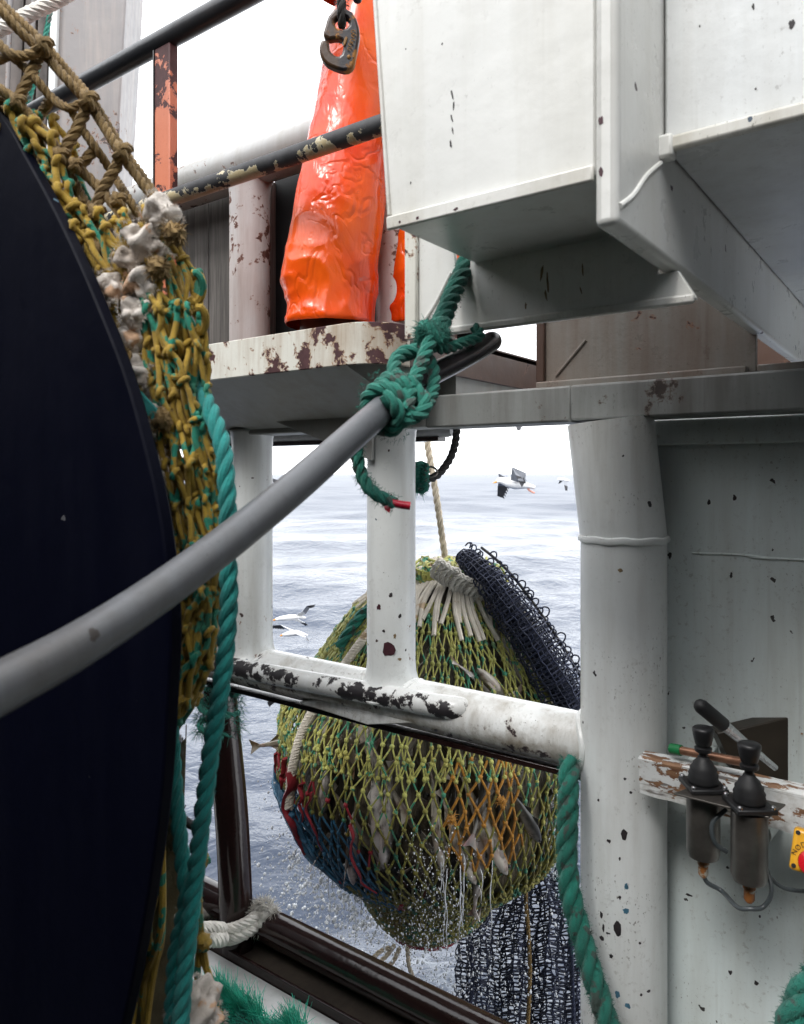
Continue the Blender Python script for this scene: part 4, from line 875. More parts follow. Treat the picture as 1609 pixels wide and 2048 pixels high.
def drum_net():
    e = empty('drum_net', onv(330, 1460, .66), 'yellow and green trawl netting bunched over the navy drum', 'net')
    cord = lambda pts, r=.0068, t=None: MB().ropey(pts, r, 3, pitch=r*4.6, sides=6)
    T = 1.10
    def C(p, r=.0072, dt=0.): return cord([at(x, y, T+dt+(RNG.normal(0, .006) if i % 2 else 0)) for i, (x, y) in enumerate(p)], r).build('braided_cord', M['cord'], e)
    # the open ochre meshes at the upper left, bar by bar
    C([(-40, -20), (0, 18), (40, 62), (82, 100), (128, 152), (176, 205), (210, 255), (242, 308), (280, 360), (322, 418)])
    C([(-40, -45), (0, 2), (45, 45), (90, 88), (135, 140), (182, 196), (215, 248), (248, 300), (285, 350), (318, 398)], .0062, .02)
    C([(-30, 62), (0, 90), (22, 108), (48, 112), (72, 104), (88, 92)], .0075, -.01)
    C([(-25, 125), (0, 120), (20, 112), (45, 130), (72, 158), (105, 196), (138, 216), (165, 206), (186, 196)], .0066)
    C([(86, 96), (76, 118), (62, 150), (45, 182), (34, 205)], .0085)
    C([(178, 204), (168, 230), (152, 262), (132, 296), (122, 322)], .0085)
    C([(244, 306), (232, 335), (212, 368), (198, 400), (192, 432)], .0085)
    C([(-40, 160), (0, 178), (36, 206), (72, 244), (104, 284), (124, 312), (150, 332), (185, 362), (222, 402), (252, 440)], .0078)
    C([(-40, 195), (0, 200), (38, 215), (80, 258), (118, 300), (140, 345), (160, 385), (182, 422), (205, 470), (230, 520)], .0068, .015)
    C([(120, 318), (112, 345), (106, 378), (118, 402), (140, 412), (165, 400)], .0075)
    C([(36, 208), (44, 240), (60, 272), (74, 305), (96, 345), (118, 382), (150, 425), (170, 455), (200, 490), (240, 540)], .0068)
    C([(100, 200), (85, 225), (68, 245), (52, 252)], .0075, .02)
    C([(140, 214), (168, 262), (196, 302), (226, 348), (258, 398), (290, 450)], .0066, .012)
    C([(160, 332), (178, 312), (192, 296)], .008, .02)
    C([(190, 428), (200, 460), (212, 500), (225, 545), (240, 600), (262, 640)], .0075)
    C([(192, 432), (180, 462), (178, 495), (196, 525), (220, 520)], .007)
    C([(205, 505), (240, 515), (270, 528), (290, 540)], .009)
    C([(60, 275), (48, 250), (30, 232), (0, 215), (-30, 205)], .006, .03)
    # big knots on the bars
    for (x, y, r) in ((88, 94, .014), (178, 202, .014), (245, 306, .0145), (36, 206, .012), (122, 314, .013), (194, 428, .013), (152, 332, .011), (238, 402, .012), (205, 500, .013)):
        c = at(x, y, T-.008); mk = MB()
        for k, ax in enumerate((norm(RIGHT-UP*.9), norm(RIGHT+UP*.7))):
            A = np.cross(ax, FWD); mk.ropey([c+A*r*.75*math.cos(a)+FWD*r*.7*math.sin(a)+ax*r*.15*(a-3)/3 for a in np.linspace(0, 6.8, 18)], r*.5, 3, pitch=r*2.6, sides=5)
        mk.build('knot', M['cord'], e)
    # bunched yellow and green netting, several folds deep
    knots = []; seg = {0: [], 1: []}
    def fold(y0, y1, s0, s1, cols, rowh, t, r, amp, side=0, jig=5.):
        mb = MB(); rows = int((y1-y0)/rowh); nodes = {}
        for j in range(rows+1):
            y = y0+(y1-y0)*j/rows
            for i in range(cols):
                s = lerp(s0, s1, (i+.5*(j % 2))/(cols-.5)); a, b = LX(y)-4, RX(y)
                x = lerp(a, b, s)+RNG.normal(0, jig); yy = y+RNG.normal(0, jig*1.3)+12*math.sin(i*1.9+j*.3)
                nodes[i, j] = at(x, yy, t+amp*(1-(2*s-1)**2)*-1+RNG.normal(0, .008))
        for j in range(rows):
            for i in range(cols):
                for i2 in ((i, i-1) if j % 2 == 0 else (i, i+1)):
                    if 0 <= i2 < cols:
                        a, b = nodes[i, j], nodes[i2, j+1]; m1 = lerp(a, b, .5)+RNG.normal(0, .0025, 3)+RIGHT*RNG.normal(0, .003)
                        p = spline([a, lerp(a, m1, .55)+RNG.normal(0, .0015, 3), m1, b], .007); mb.tube(p, r*RNG.uniform(.85, 1.15), 7)
        for q in nodes.values():
            ax = norm(RIGHT+UP*RNG.normal(0, .5)); A = norm(np.cross(ax, FWD)); k = r*1.55
            mb.tube([q+A*k*math.cos(a)+FWD*k*math.sin(a)+ax*r*.3*(a-3.3) for a in np.linspace(0, 6.9, 13)], r*.95, 6)
        o = mb.build('netting_fold', M['twine'], e, sharp=0); tag(o, kind='stuff')
    fold(455, 1420, .10, 1.02, 8, 80, 1.055, .0043, .03)
    fold(430, 1440, .0, .92, 8, 84, 1.10, .0043, .02)
    fold(500, 1380, .30, 1.0, 6, 70, 1.13, .0043, .0)
    fold(620, 1400, .45, 1.03, 5, 76, 1.03, .0042, .02, 0, 5.)
    fold(250, 620, -.02, .35, 4, 48, 1.13, .0052, .0)
    fold(240, 470, .05, .22, 3, 44, 1.09, .0055, .0)
    # loose loops on the outside of the bunch
    for (x, y, w, h) in ((390, 575, 16, 30), (398, 640, 14, 26), (345, 700, 18, 18), (352, 770, 20, 16), (330, 640, 16, 16), (385, 830, 14, 24), (425, 930, 12, 30)):
        p = [at(x+w*math.cos(a), y+h*math.sin(a), 1.02+.01*math.sin(a)) for a in np.linspace(-1.9, 2.4, 14)]; MB().tube(spline(p, .006), .0055, 8).build('loose_loop', M['twine'], e)
    # two ochre cords hanging beside the flange
    C([(305, 900), (318, 960), (322, 1010), (330, 1022), (345, 1018), (348, 990), (340, 940), (335, 890)], .0062, -.06)
    C([(322, 1010), (326, 1060), (332, 1120), (340, 1180), (345, 1230)], .0062, -.06)
    C([(346, 1010), (350, 1050), (346, 1100), (345, 1130)], .0062, -.06)
    # pale worn chafing rags tied along the fold
    def rag(p, r, seed):
        pp = spline([at(x, y, 1.03) for x, y in p], .004); n = len(pp); T_, A, B = frames(pp); th = np.arange(30)/30*2*math.pi; G = np.zeros((n, 30, 3))
        for i in range(n):
            f = math.sin(math.pi*min(1, max(0, (i+.6)/n)))**.45
            pinch = .78+.3*abs(math.sin(i*.33+seed))
            for j, a in enumerate(th):
                q = pp[i]*38+np.array((0, 0, seed*5)); w = 1+.16*mnoise.noise(Vector(q*3.1))+.34*mnoise.noise(Vector(q)+Vector((math.cos(a)*1.5, math.sin(a)*1.5, 0)))+.16*math.sin(i*1.05+2.2*mnoise.noise(Vector((a, i*.05, seed))))+.14*math.sin(a*6+i*.25+seed)
                G[i, j] = pp[i]+(A[i]*math.cos(a)+B[i]*math.sin(a))*r*f*w*pinch
        mb = MB().grid(G, closed_v=True); o = mb.build('chafing_rag', M['rag'], e, sharp=0)
        fuzz(MB(), pp, r*.9, 800, .008, .0003).build('rag_fibres', M['rag'], o)
    rag([(298, 408), (325, 425), (340, 450)], .024, 1); rag([(262, 455), (275, 480), (310, 500), (326, 486)], .026, 2)
    rag([(240, 500), (262, 515), (285, 522)], .02, 3); rag([(262, 560), (285, 575), (305, 600)], .027, 4); rag([(248, 628), (275, 625), (300, 640)], .026, 5)
    rag([(245, 655), (258, 690), (268, 715)], .017, 6); rag([(250, 725), (275, 745), (302, 755)], .022, 7); rag([(300, 765), (312, 790), (322, 800)], .011, 8)
    rag([(268, 845), (300, 860), (318, 872)], .026, 9); rag([(300, 815), (325, 832), (345, 840)], .016, 10); rag([(205, 555), (225, 580), (240, 600)], .02, 11); rag([(318, 900), (322, 950), (318, 985)], .009, 12)
    rag([(365, 1990), (392, 2020), (412, 2060)], .036, 13)
    for (x, y) in ((350, 468), (318, 535), (240, 715), (325, 838)):
        c = at(x, y, 1.01); fuzz(MB().ball(c, .015, nu=14, nv=10, lump=.5), [c-RIGHT*.010, c+RIGHT*.010], .010, 240, .014, .0006).build('frayed_cord_end', M['cord'], e)
    # lower remains of the net behind the teal rope
    for k in range(12):
        x = RNG.uniform(255, 330); p = [(x, 1700+RNG.uniform(-60, 200)), (x-10+RNG.uniform(-12, 12), 1850+RNG.uniform(-40, 40)), (x-30+RNG.uniform(-15, 15), 1980), (x-40+RNG.uniform(-20, 20), 2100)]
        MB().tube(spline([at(a, b, 1.2+RNG.uniform(-.03, .06)) for a, b in p], .01), .0055, 7).build('loose_twine', M['twine'], e)
    for p in ([(395, 1640), (402, 1720), (398, 1800), (404, 1880), (412, 1930)], [(400, 1800), (392, 1850), (400, 1900), (420, 1960), (418, 2010)], [(404, 1885), (396, 1930), (400, 1985), (430, 2048)]):
        MB().tube(spline([at(a, b, 1.2) for a, b in p], .008), .0058, 7).build('loose_twine', M['twine'], e)
    for (x, y) in ((402, 1722), (405, 1885), (418, 1990), (428, 2035)):
        c = at(x, y, 1.19); MB().ball(c, .014, nu=12, nv=9, lump=.5).build('knot', M['twine'], e)
    return e
drum_net()
# teal ropes and the pale fibre bundle hanging in front of the drum net
e = empty('teal_rope', at(370, 2040, 1.0), 'bright teal twisted rope hanging beside the yellow drum net', 'rope')
tr = pxs([(392, 770, 1.06), (410, 800, 1.03), (432, 850, 1.0), (448, 910, .98), (455, 1000, .97), (456, 1100, .97), (458, 1200, .97), (452, 1300, .97), (440, 1390, .97), (425, 1480, .975), (412, 1580, .98), (400, 1680, .985), (388, 1780, .99), (376, 1880, .99), (366, 1980, .99), (358, 2120, .99)])
MB().ropey(tr, .0118, 3, pitch=.076, sides=9, wob=.0012).build('rope', M['teal'], e); fuzz(MB(), tr, .0112, 1100, .006, .00025).build('fibres', M['teal'], e)
e = empty('teal_rope', at(360, 1850, 1.05), 'thinner teal rope hanging by the drum flange joining the longer rope low down', 'rope')
tr = pxs([(338, 1400, 1.06), (345, 1480, 1.05), (350, 1560, 1.04), (358, 1650, 1.03), (366, 1730, 1.02), (372, 1800, 1.01), (352, 1900, 1.01), (345, 2000, 1.01), (340, 2120, 1.01)])
MB().ropey(tr, .0105, 3, pitch=.07, sides=8).build('rope', M['teal'], e)
e = empty('teal_twines', at(260, 790, 1.0), 'bundle of thin teal twines drawn tight across the drum edge', 'twine')
for k in range(5): MB().tube(spline([at(225+k*3, 720+k*2, 1.0), at(262+k*2, 785-k*3, 1.0), at(308+k*1.5, 838-k*4, 1.0)], .01), .0028, 6).build('twine', M['teal'], e)
e = empty('fibre_bundle', at(320, 2040, 1.25), 'pale olive hank of loose fibres hanging under the drum net', 'fibre hank')
mb = MB(); A_ = []; B_ = []
for k in range(420):
    x = RNG.normal(325, 14); z0 = RNG.uniform(1440, 1700); pp = spline([at(x+RNG.normal(0, 4)+12, z0, 1.2), at(x+RNG.normal(0, 8), 1680, 1.22), at(x-14+RNG.normal(0, 9), 1850, 1.24), at(x-22+RNG.normal(0, 12), 2080, 1.25)], .05)
    A_.append(pp[:-1]); B_.append(pp[1:])
mb.sticks(np.vstack(A_), np.vstack(B_), .0011, 3); o = mb.build('fibres', ropemat('olive_fibre', (.30, .25, .15), dirt=(.1, .08, .04), dk=.6), e); tag(o, kind='stuff')
pp = spline(pxs([(338, 1460, 1.24), (325, 1680, 1.25), (308, 1850, 1.27), (298, 2090, 1.28)]), .02); MB().tube(pp, np.interp(np.linspace(0, 1, len(pp)), [0, .3, 1], [.004, .018, .024]), 14).build('hank_core', bpy.data.materials['olive_fibre'], e)
o = MB().tube(spline(pxs([(330, 1610, 1.35), (355, 1628, 1.35), (375, 1645, 1.35), (388, 1652, 1.35)]), .008), .008, 10).build('hose_end', M['black_rubber']); tag(o, 'short dark hose end sticking out behind the teal ropes', 'hose')

# ================================================================== THE FULL NET (COD END) OVER THE WATER
BT = 4.15                                       # distance of the bag's axis
LP = [(1118, 868, 930), (1135, 835, 960), (1160, 790, 985), (1200, 728, 1020), (1260, 676, 1062), (1320, 634, 1098), (1370, 598, 1125), (1420, 570, 1145), (1480, 557, 1150), (1560, 562, 1140), (1640, 595, 1124), (1700, 650, 1095), (1740, 700, 1045), (1765, 720, 998), (1790, 734, 981), (1818, 752, 966), (1840, 770, 938), (1856, 790, 918)]
_y = [p[0] for p in LP]; _l = [p[1] for p in LP]; _r = [p[2] for p in LP]
def lump(y, a): return .035*mnoise.noise(Vector((math.cos(a)*2.2, math.sin(a)*2.2, y/95.)))+.018*mnoise.noise(Vector((math.cos(a)*6, math.sin(a)*6, y/40.)))
def bag(y, a, k=1.0, off=0.):                   # a = 0 right, pi/2 towards the camera
    l, r = np.interp(y, _y, _l), np.interp(y, _y, _r); c = at((l+r)/2, y, BT); R_ = (r-l)/2/F*BT
    rr = (R_*(1+(lump(y, a) if 1150 < y < 1840 else 0))*k+off)
    return c+rr*(RIGHT*math.cos(a)-FWD*math.sin(a)*.86)
def cod_end():
    e = empty('cod_end', bag(1850, math.pi/2), 'full trawl net bag of fish hoisted over the water behind the white rail', 'net')
    sets = {k: ([], []) for k in ('lime', 'olive', 'amber', 'blue_twine', 'red_twine')}; kn = {k: [] for k in sets}
    def band(y0, y1, N, rowh, cls, rad, off, grow=1.0):
        ys = [y0]; h = rowh
        while ys[-1] < y1: ys.append(ys[-1]+h); h *= grow
        for j, y in enumerate(ys):
            for i in range(N):
                a = 2*math.pi*(i+.5*(j % 2))/N; kn_a = bag(y+RNG.normal(0, 1.2), a+RNG.normal(0, .012), 1, off)
                for d in (0, -1) if True else ():
                    pass
                nodes[cls_id[0], j, i] = kn_a; c = cls(y, a)
                kn[c].append(kn_a)
        for j in range(len(ys)-1):
            for i in range(N):
                a = 2*math.pi*(i+.5*(j % 2))/N
                for i2 in ((i, i-1) if j % 2 == 0 else (i, i+1)):
                    p, q = nodes[cls_id[0], j, i], nodes[cls_id[0], j+1, i2 % N]; c = cls((ys[j]+ys[j+1])/2, a)
                    ym = (ys[j]+ys[j+1])/2; m_ = lerp(p, q, .5)+norm(lerp(p, q, .5)-bag(ym, 0, 0))*.004
                    sets[c][0].extend((p, m_)); sets[c][1].extend((m_, q))
        cls_id[0] += 1
    nodes = {}; cls_id = [0]
    def blue_zone(y, a):
        px = bag(y, a); x = CX+F*np.dot(px, RIGHT)/np.dot(px, FWD); front = math.sin(a) > -.3
        return x, front
    def c_top(y, a): return 'lime'
    def c_mid(y, a):
        x, fr = blue_zone(y, a)
        if fr and x < 560+ (y-1480)*.62+90 and y > 1530+ (x-560)*.12: return 'blue_twine'
        if fr and x < 600+(y-1480)*.55+95 and y > 1475: return 'red_twine' if RNG.random() < .22 else 'olive'
        if fr and 900 < x < 1035 and 1395 < y < 1620: return 'amber' if RNG.random() < .7 else 'olive'
        return 'olive' if y > 1430+150*RNG.random() else 'lime'
    def c_low(y, a):
        x, fr = blue_zone(y, a)
        if y > 1846: return 'red_twine'
        if fr and x < 700 and y < 1760: return 'blue_twine' if RNG.random() < .5 else 'red_twine' if RNG.random() < .3 else 'olive'
        return 'olive'
    band(1190, 1440, 112, 22, c_top, .0, .016, 1.02)
    band(1425, 1720, 84, 28, c_mid, .0, .014, 1.0)
    band(1690, 1853, 96, 13, c_low, .0, .012, 1.0)
    # dense vertical blue twine of the patch
    for k in range(40):
        a = math.pi+.02-k*.0165; p = [bag(y, a-(y-1500)/900*.5+RNG.normal(0, .012), 1, .03) for y in np.linspace(1530, 1735, 9)]
        sets['blue_twine'][0].extend(p[:-1]); sets['blue_twine'][1].extend(p[1:]); kn['blue_twine'].extend(p[1::2])
    names = {'lime': 'upper_netting', 'olive': 'lower_netting', 'amber': 'mended_netting', 'blue_twine': 'blue_patch_netting', 'red_twine': 'red_patch_netting'}
    V, Fc = ico()
    for k, (A, B) in sets.items():
        mb = MB().sticks(np.array(A), np.array(B), {'lime': .0046, 'olive': .0056, 'amber': .0066, 'blue_twine': .0062, 'red_twine': .0062}[k], 5)
        K = np.array(kn[k]); mb.scatter(V, Fc, K, np.stack((RNG.uniform(.0115, .015, len(K)),)*2+(RNG.uniform(.013, .018, len(K)),), -1))
        tag(mb.build(names[k], M[k], e, sharp=0), kind='stuff')
    # cream lashings fanning out from the gathered neck
    for k in range(84):
        a = k/84*2*math.pi; y1 = 1218+26*math.cos(a-.2)+RNG.uniform(-14, 18)
        p = [bag(1122, a, .75, .0)+UP*.01, bag(1140, a, 1, .02), bag(lerp(1140, y1, .5), a+RNG.normal(0, .03), 1, .034), bag(y1, a+RNG.normal(0, .05), 1, .026)]
        MB().tube(spline(p, .02), .0125, 7).build('lashing_strand', M['cod_cream'], e)
    for k in range(9):
        c = at(878+k*9.5, 1140+k*6.2+RNG.normal(0, 1.5), BT-.30); MB().ropey([c+RIGHT*.03*math.cos(b)+UP*.045*math.sin(b)-FWD*.03*math.sin(b)+RIGHT*.012*math.sin(b) for b in np.linspace(0, 6.5, 16)], .014, 3, sides=5).build('neck_wrap', M['white_rope'], e)
    kb = MB(); KN = [at(RNG.uniform(840, 970), RNG.uniform(1122, 1150), BT-RNG.uniform(-.1, .2)) for _ in range(46)]
    kb.scatter(V, Fc, KN, RNG.uniform(.015, .03, 46)); tag(kb.build('neck_knots', M['cod_cream'], e), kind='stuff')
    for k in range(60):
        x = RNG.uniform(835, 975); p = [at(x, 1124+RNG.uniform(-12, 10), BT-.05), at(x+RNG.normal(0, 22), 1140+RNG.uniform(-14, 14), BT-.2), at(x+RNG.normal(0, 30), 1160+RNG.uniform(-10, 14), BT-.22)]
        MB().tube(spline(p, .02), .0075, 6).build('neck_twine', M['lime'], e)
    # wrapped rope running down the left shoulder, green rope above it
    sh = [bag(y, a, 1, .035) for y, a in ((1185, 2.2), (1250, 2.32), (1320, 2.42), (1400, 2.48), (1480, 2.5), (1545, 2.5))]
    MB().ropey(sh, .024, 4, pitch=.06, sides=6).build('wrapped_rope', M['cod_cream'], e)
    MB().ropey([bag(y, a, 1, .05) for y, a in ((1170, 2.3), (1210, 2.52), (1270, 2.55))], .03, 3, sides=6).build('green_becket', M['green'], e)
    # red strips hanging over the blue patch
    for (a, y0, y1, w) in ((2.52, 1480, 1640, .045), (2.30, 1500, 1610, .012), (2.85, 1478, 1515, .014), (2.66, 1470, 1530, .022), (2.05, 1540, 1680, .012), (2.4, 1490, 1560, .014)):
        p = np.array([bag(y, a+RNG.normal(0, .02), 1, .034) for y in np.linspace(y0, y1, 8)]); MB().tube(spline(p, .02), np.interp(np.linspace(0, 1, len(spline(p, .02))), [0, .6, 1], [w, w*.7, w*.25]), 8, flat=.35).build('red_strip', M['red_twine'], e)
    if 0: pb_ = spline([bag(y, a, 1, .03) for y, a in ((1640, 2.35), (1690, 2.2), (1735, 2.05), (1760, 1.9))], .02); MB().ropey(pb_, .02, 3, sides=6).build('red_strip', M['red_twine'], e)
    # ropes dangling under the bag
    for p in ([(790, 1890), (770, 1915), (745, 1935), (728, 1950)], [(800, 1895), (785, 1925), (760, 1945), (735, 1955)], [(815, 1895), (818, 1930), (828, 1960), (830, 1990)], [(780, 1895), (758, 1905), (742, 1925), (750, 1945), (775, 1930)]):
        MB().ropey([at(x, y, BT-.2) for x, y in p], .012, 3, sides=5).build('dangling_rope', M['cream'], e)
    for (x, y) in ((905, 1640), (1002, 1600)):
        c = at(x, y, BT-.80); fuzz(MB().ball(c, .016, lump=.5), [c-UP*.02, c+UP*.02], .010, 60, .03, .0016).build('mending_tuft', M['amber'] if x != 860 else M['lime'], e)
    return e
cod_end()

# ------------------------------------------------------------------ fish in the net
def fish_mats():
    out = []
    for nm, back, belly in (('cod', (.10, .075, .035), (.50, .45, .38)), ('saithe', (.03, .027, .02), (.22, .195, .16)), ('haddock', (.12, .10, .08), (.62, .57, .54))):
        m = NT(nm+'_skin'); oc = m.objco(); sx = m.n('ShaderNodeSeparateXYZ', {0: oc}); f = m.noise(oc, 26., 5, .6); g = m.noise(oc, 5., 3)
        h = m.math('ADD', sx.outputs[2], m.math('MULTIPLY', m.math('SUBTRACT', f, .5), .05))
        c = m.mix(m.mr(h, -.025, .02), belly, back); c = m.mix(m.mr(f, .55, .7, 0., .5), c, tuple(q*.5 for q in back)); c = m.mix(m.mr(g, .58, .7, 0., .35), c, (.45, .16, .14))
        m.set(Base_Color=c, Roughness=.28, Coat_Weight=.25, Coat_Roughness=.1); m.bump(m.noise(oc, 180., 3), .12, .003); out.append(m.m)
    return out
FM = fish_mats()
def fish_mesh(L, mat):
    mb = MB(); xs = np.array([0, .02, .06, .12, .2, .32, .45, .6, .75, .86, .93, .965]); hh = np.array([.006, .022, .045, .065, .082, .092, .09, .07, .042, .026, .02, .018]); ww = np.array([.006, .02, .038, .052, .058, .06, .056, .042, .024, .013, .008, .006])
    th = np.arange(14)/14*2*math.pi
    G = np.array([[(x-.45, ww[i]*math.cos(a), hh[i]*math.sin(a)-.004) for a in th] for i, x in enumerate(xs)])*L
    b = mb.n; mb.grid(G[:, ::-1], closed_v=True); mb.P.append(np.array([list(range(b, b+14))])); mb.MI.append(np.array([0]))
    t = .004
    def fin(pts):
        q = np.array([(x-.45, 0, z) for x, z in pts])*L; mb.prism(q-np.array((0, t*.5, 0)), (0, t, 0))
    fin([(.95, .016), (1.06, .085), (1.035, .0), (1.06, -.085), (.95, -.018)])
    fin([(.28, .085), (.36, .14), (.44, .08)]); fin([(.48, .08), (.56, .125), (.64, .055)]); fin([(.68, .05), (.75, .09), (.84, .025)])
    fin([(.50, -.07), (.58, -.12), (.66, -.05)]); fin([(.70, -.045), (.76, -.085), (.84, -.028)])
    for s in (-1, 1): q = np.array([(-.28, s*.052, -.01), (-.17, s*.10, -.045), (-.15, s*.085, -.065), (-.26, s*.05, -.035)])*L; mb.prism(q, np.array((0, .003, .003)))
    for s in (-1, 1): mb.ball(np.array((-.385, s*.036, .022))*L, .0095*L/.6, nu=8, nv=6, mi=1)
    return mb.build('fish', [mat, M['black_plastic']], origin=(0, 0, 0), sharp=50)
protos = [fish_mesh(.62, FM[0]), fish_mesh(.55, FM[1]), fish_mesh(.58, FM[2])]; used = [False]*3
def put_fish(kind, pos, head, up, s, label, group='fish packed in the full net'):
    o = protos[kind] if not used[kind] else protos[kind].copy()
    if used[kind]: SC.collection.objects.link(o)
    used[kind] = True
    x = -norm(head); z = norm(np.asarray(up)-x*np.dot(up, x)); y = np.cross(z, x)
    from mathutils import Matrix
    Mx = Matrix((x*s, y*s, z*s)).transposed().to_4x4(); Mx.translation = Vector(pos); o.matrix_world = Mx; o.rotation_mode = 'XYZ'
    tag(o, label, 'fish', group); return o
rf = random.Random(3)
def rnd_fish(y0, y1, n):
    for k in range(n):
        y = rf.uniform(y0, y1); a = rf.uniform(-.35, math.pi+.35); p = bag(y, a, 1, -.075); nrm = norm(p-bag(y, a, 0)); tan = np.cross(UP, nrm); mer = norm(bag(y-25, a)-bag(y+25, a))
        hd = norm(mer*rf.choice((-1, 1, -1))+tan*rf.gauss(0, .35)+nrm*rf.gauss(0, .05)); kd = rf.choice((0, 1, 1, 1, 1, 1)) if y > 1440 else rf.choice((0, 0, 1)); up = norm(nrm*rf.choice((-1, 1, .2))+tan*rf.gauss(0, .9))
        put_fish(kd, p-nrm*rf.uniform(.01, .06), hd, up, rf.uniform(.72, 1.08), '%s pressed against the meshes at the %s %s of the net bag' % (('mottled brown fish', 'dark backed fish', 'pale fish')[kd], 'upper' if y < 1430 else 'middle' if y < 1600 else 'lower', ('right', 'front', 'left')[0 if a < 1.05 else 1 if a < 2.1 else 2]))
rnd_fish(1300, 1730, 74)
def spec(px, py, kind, ang, roll, s, label, off=-.052, dep=None):
    # a fish whose place in the meshes shows; ang: picture angle of its head, roll: 1 belly out
    best = min(((y, a) for y in np.arange(py-6, py+7, 3) for a in np.linspace(0, math.pi, 160)), key=lambda q: abs(CX+F*np.dot(bag(*q), RIGHT)/np.dot(bag(*q), FWD)-px)+abs(HY-F*bag(*q)[2]/np.dot(bag(*q), FWD)-py))
    p = bag(best[0], best[1], 1, off); nrm = norm(p-bag(best[0], best[1], 0)); hd = RIGHT*math.cos(ang)+UP*math.sin(ang); hd = norm(hd-nrm*np.dot(hd, nrm)*.8)
    put_fish(kind, p, hd, -nrm*roll+np.cross(nrm, hd)*.5, s*.85, label)
spec(748, 1520, 2, -1.5, 1, 1.05, 'white bellied fish pointing down in the middle of the net below the rail')
spec(772, 1545, 2, -1.65, 1, 1.0, 'pale fish right beside the white bellied one below the rail')
spec(878, 1545, 0, -1.45, 1, .95, 'pinkish pale fish under the rail near the orange mended meshes')
spec(965, 1620, 2, 1.5, 1, .9, 'white bellied fish low in the net right of the orange mending')
spec(925, 1580, 0, -1.2, .4, .9, 'mottled brown cod behind the orange mended meshes')
spec(985, 1560, 0, -1.1, .3, 1.1, 'long brown cod right of the orange mended meshes')
spec(1045, 1545, 1, -.9, -.6, .8, 'dark fish head pushing out under the right end of the rail', off=.02)
spec(612, 1510, 2, -1.4, 1, .7, 'cream fish beside the red strips at the left of the net')
spec(640, 1500, 2, -1.8, 1, .7, 'pale fish squeezed between the red strips and the wrapped rope')
spec(985, 1330, 2, -.6, .8, .8, 'pale fish high in the net above the rail')
spec(1010, 1345, 0, 2.4, .6, .8, 'fish lying across just above the white rail')
spec(700, 1600, 2, -1.6, .8, .9, 'slim pale fish left of the centre of the net')
o = protos[0].copy(); SC.collection.objects.link(o); q = at(1105, 1390, 3.8)
from mathutils import Matrix
def aim(o, pos, head, up, s):
    x = -norm(head); z = norm(np.asarray(up)-x*np.dot(up, x)); y = np.cross(z, x); Mx = Matrix((x*s, y*s, z*s)).transposed().to_4x4(); Mx.translation = Vector(pos); o.matrix_world = Mx
aim(o, q, -RIGHT*.8+UP*.55-FWD*.1, -FWD, .72); tag(o, 'fish with its tail sticking out of the net at the blue netting', 'fish', 'fish packed in the full net')
o = protos[0].copy(); SC.collection.objects.link(o); aim(o, at(612, 1476, 3.98), RIGHT+UP*.12+FWD*.12, UP-RIGHT*.1, .78); tag(o, 'fish with its brown tail sticking out at the left side of the net', 'fish', 'fish packed in the full net')
o = protos[2].copy(); SC.collection.objects.link(o); aim(o, at(700, 1690, 3.62), UP*.95+RIGHT*.15+FWD*.3, -FWD, .5); tag(o, 'small fish hanging tail down from the lower left of the net', 'fish', 'fish packed in the full net')
o = protos[2].copy(); SC.collection.objects.link(o); aim(o, at(655, 1680, 3.75), UP*.8+RIGHT*.5+FWD*.3, -FWD, .45); tag(o, 'small fish with its tail through the blue patch', 'fish', 'fish packed in the full net')
# the rest of the catch, deeper in
G = np.array([[bag(y, a, .955, -.05) for a in np.linspace(0, 2*math.pi, 96)[:-1]] for y in np.linspace(1125, 1848, 110)])
m_ = NT('deep_catch'); p_ = m_.geo(); v_ = m_.vec(p_, (9., 9., 2.6)); f_ = m_.noise(v_, 1.6, 4, .55, .5)
m_.set(Base_Color=m_.mix(m_.mr(f_, .4, .7), (.03, .024, .014), (.24, .20, .14)), Roughness=.3); m_.bump(f_, .9, .06)
o = MB().grid(G, closed_v=True).build('deep_catch', m_.m, sharp=0); tag(o, 'dark wet mass of fish filling the inside of the net', 'catch', kind='stuff')

# ------------------------------------------------------------------ navy netting on the bag's shoulder and hanging below
def tube_net(e, name, axis, rad, n, rows, r, mat, jit=.006, rag_=0., ang=(0, 2*math.pi)):
    p = spline(axis, .01); T, A, B = frames(p); idx = np.linspace(0, len(p)-1, rows).astype(int); N = {}; A_, B_ = [], []
    rr = np.interp(np.linspace(0, 1, rows), np.linspace(0, 1, len(rad)), rad)
    for j, q in enumerate(idx):
        for i in range(n):
            a = lerp(ang[0], ang[1], (i+.5*(j % 2)*0)/n); N[j, i] = p[q]+(A[q]*math.cos(a)+B[q]*math.sin(a))*rr[j]*(1+RNG.normal(0, .06))+RNG.normal(0, jit, 3)
    for j in range(rows):
        for i in range(n):
            if j < rows-1: A_.append(N[j, i]); B_.append(N[j+1, i])
            A_.append(N[j, i]); B_.append(N[j, (i+1) % n])
    mb = MB().sticks(np.array(A_), np.array(B_), r, 4)
    tag(mb.build(name, M[mat], e, sharp=0), kind='stuff')
e = empty('navy_net', at(1050, 1300, 3.9), 'navy blue netting draped over the right shoulder of the full net', 'net')
ax = pxs([(925, 1112, 3.95), (945, 1128, 3.9), (985, 1168, 3.82), (1035, 1235, 3.76), (1082, 1305, 3.72), (1122, 1372, 3.7), (1155, 1435, 3.7), (1185, 1520, 3.72)])
tube_net(e, 'outer_netting', ax, [.045, .075, .10, .11, .115, .11, .10], 14, 58, .0042, 'navy_twine', .003)
tube_net(e, 'inner_netting', ax, [.03, .055, .07, .075, .075, .07, .07], 9, 44, .0044, 'navy_twine', .004)
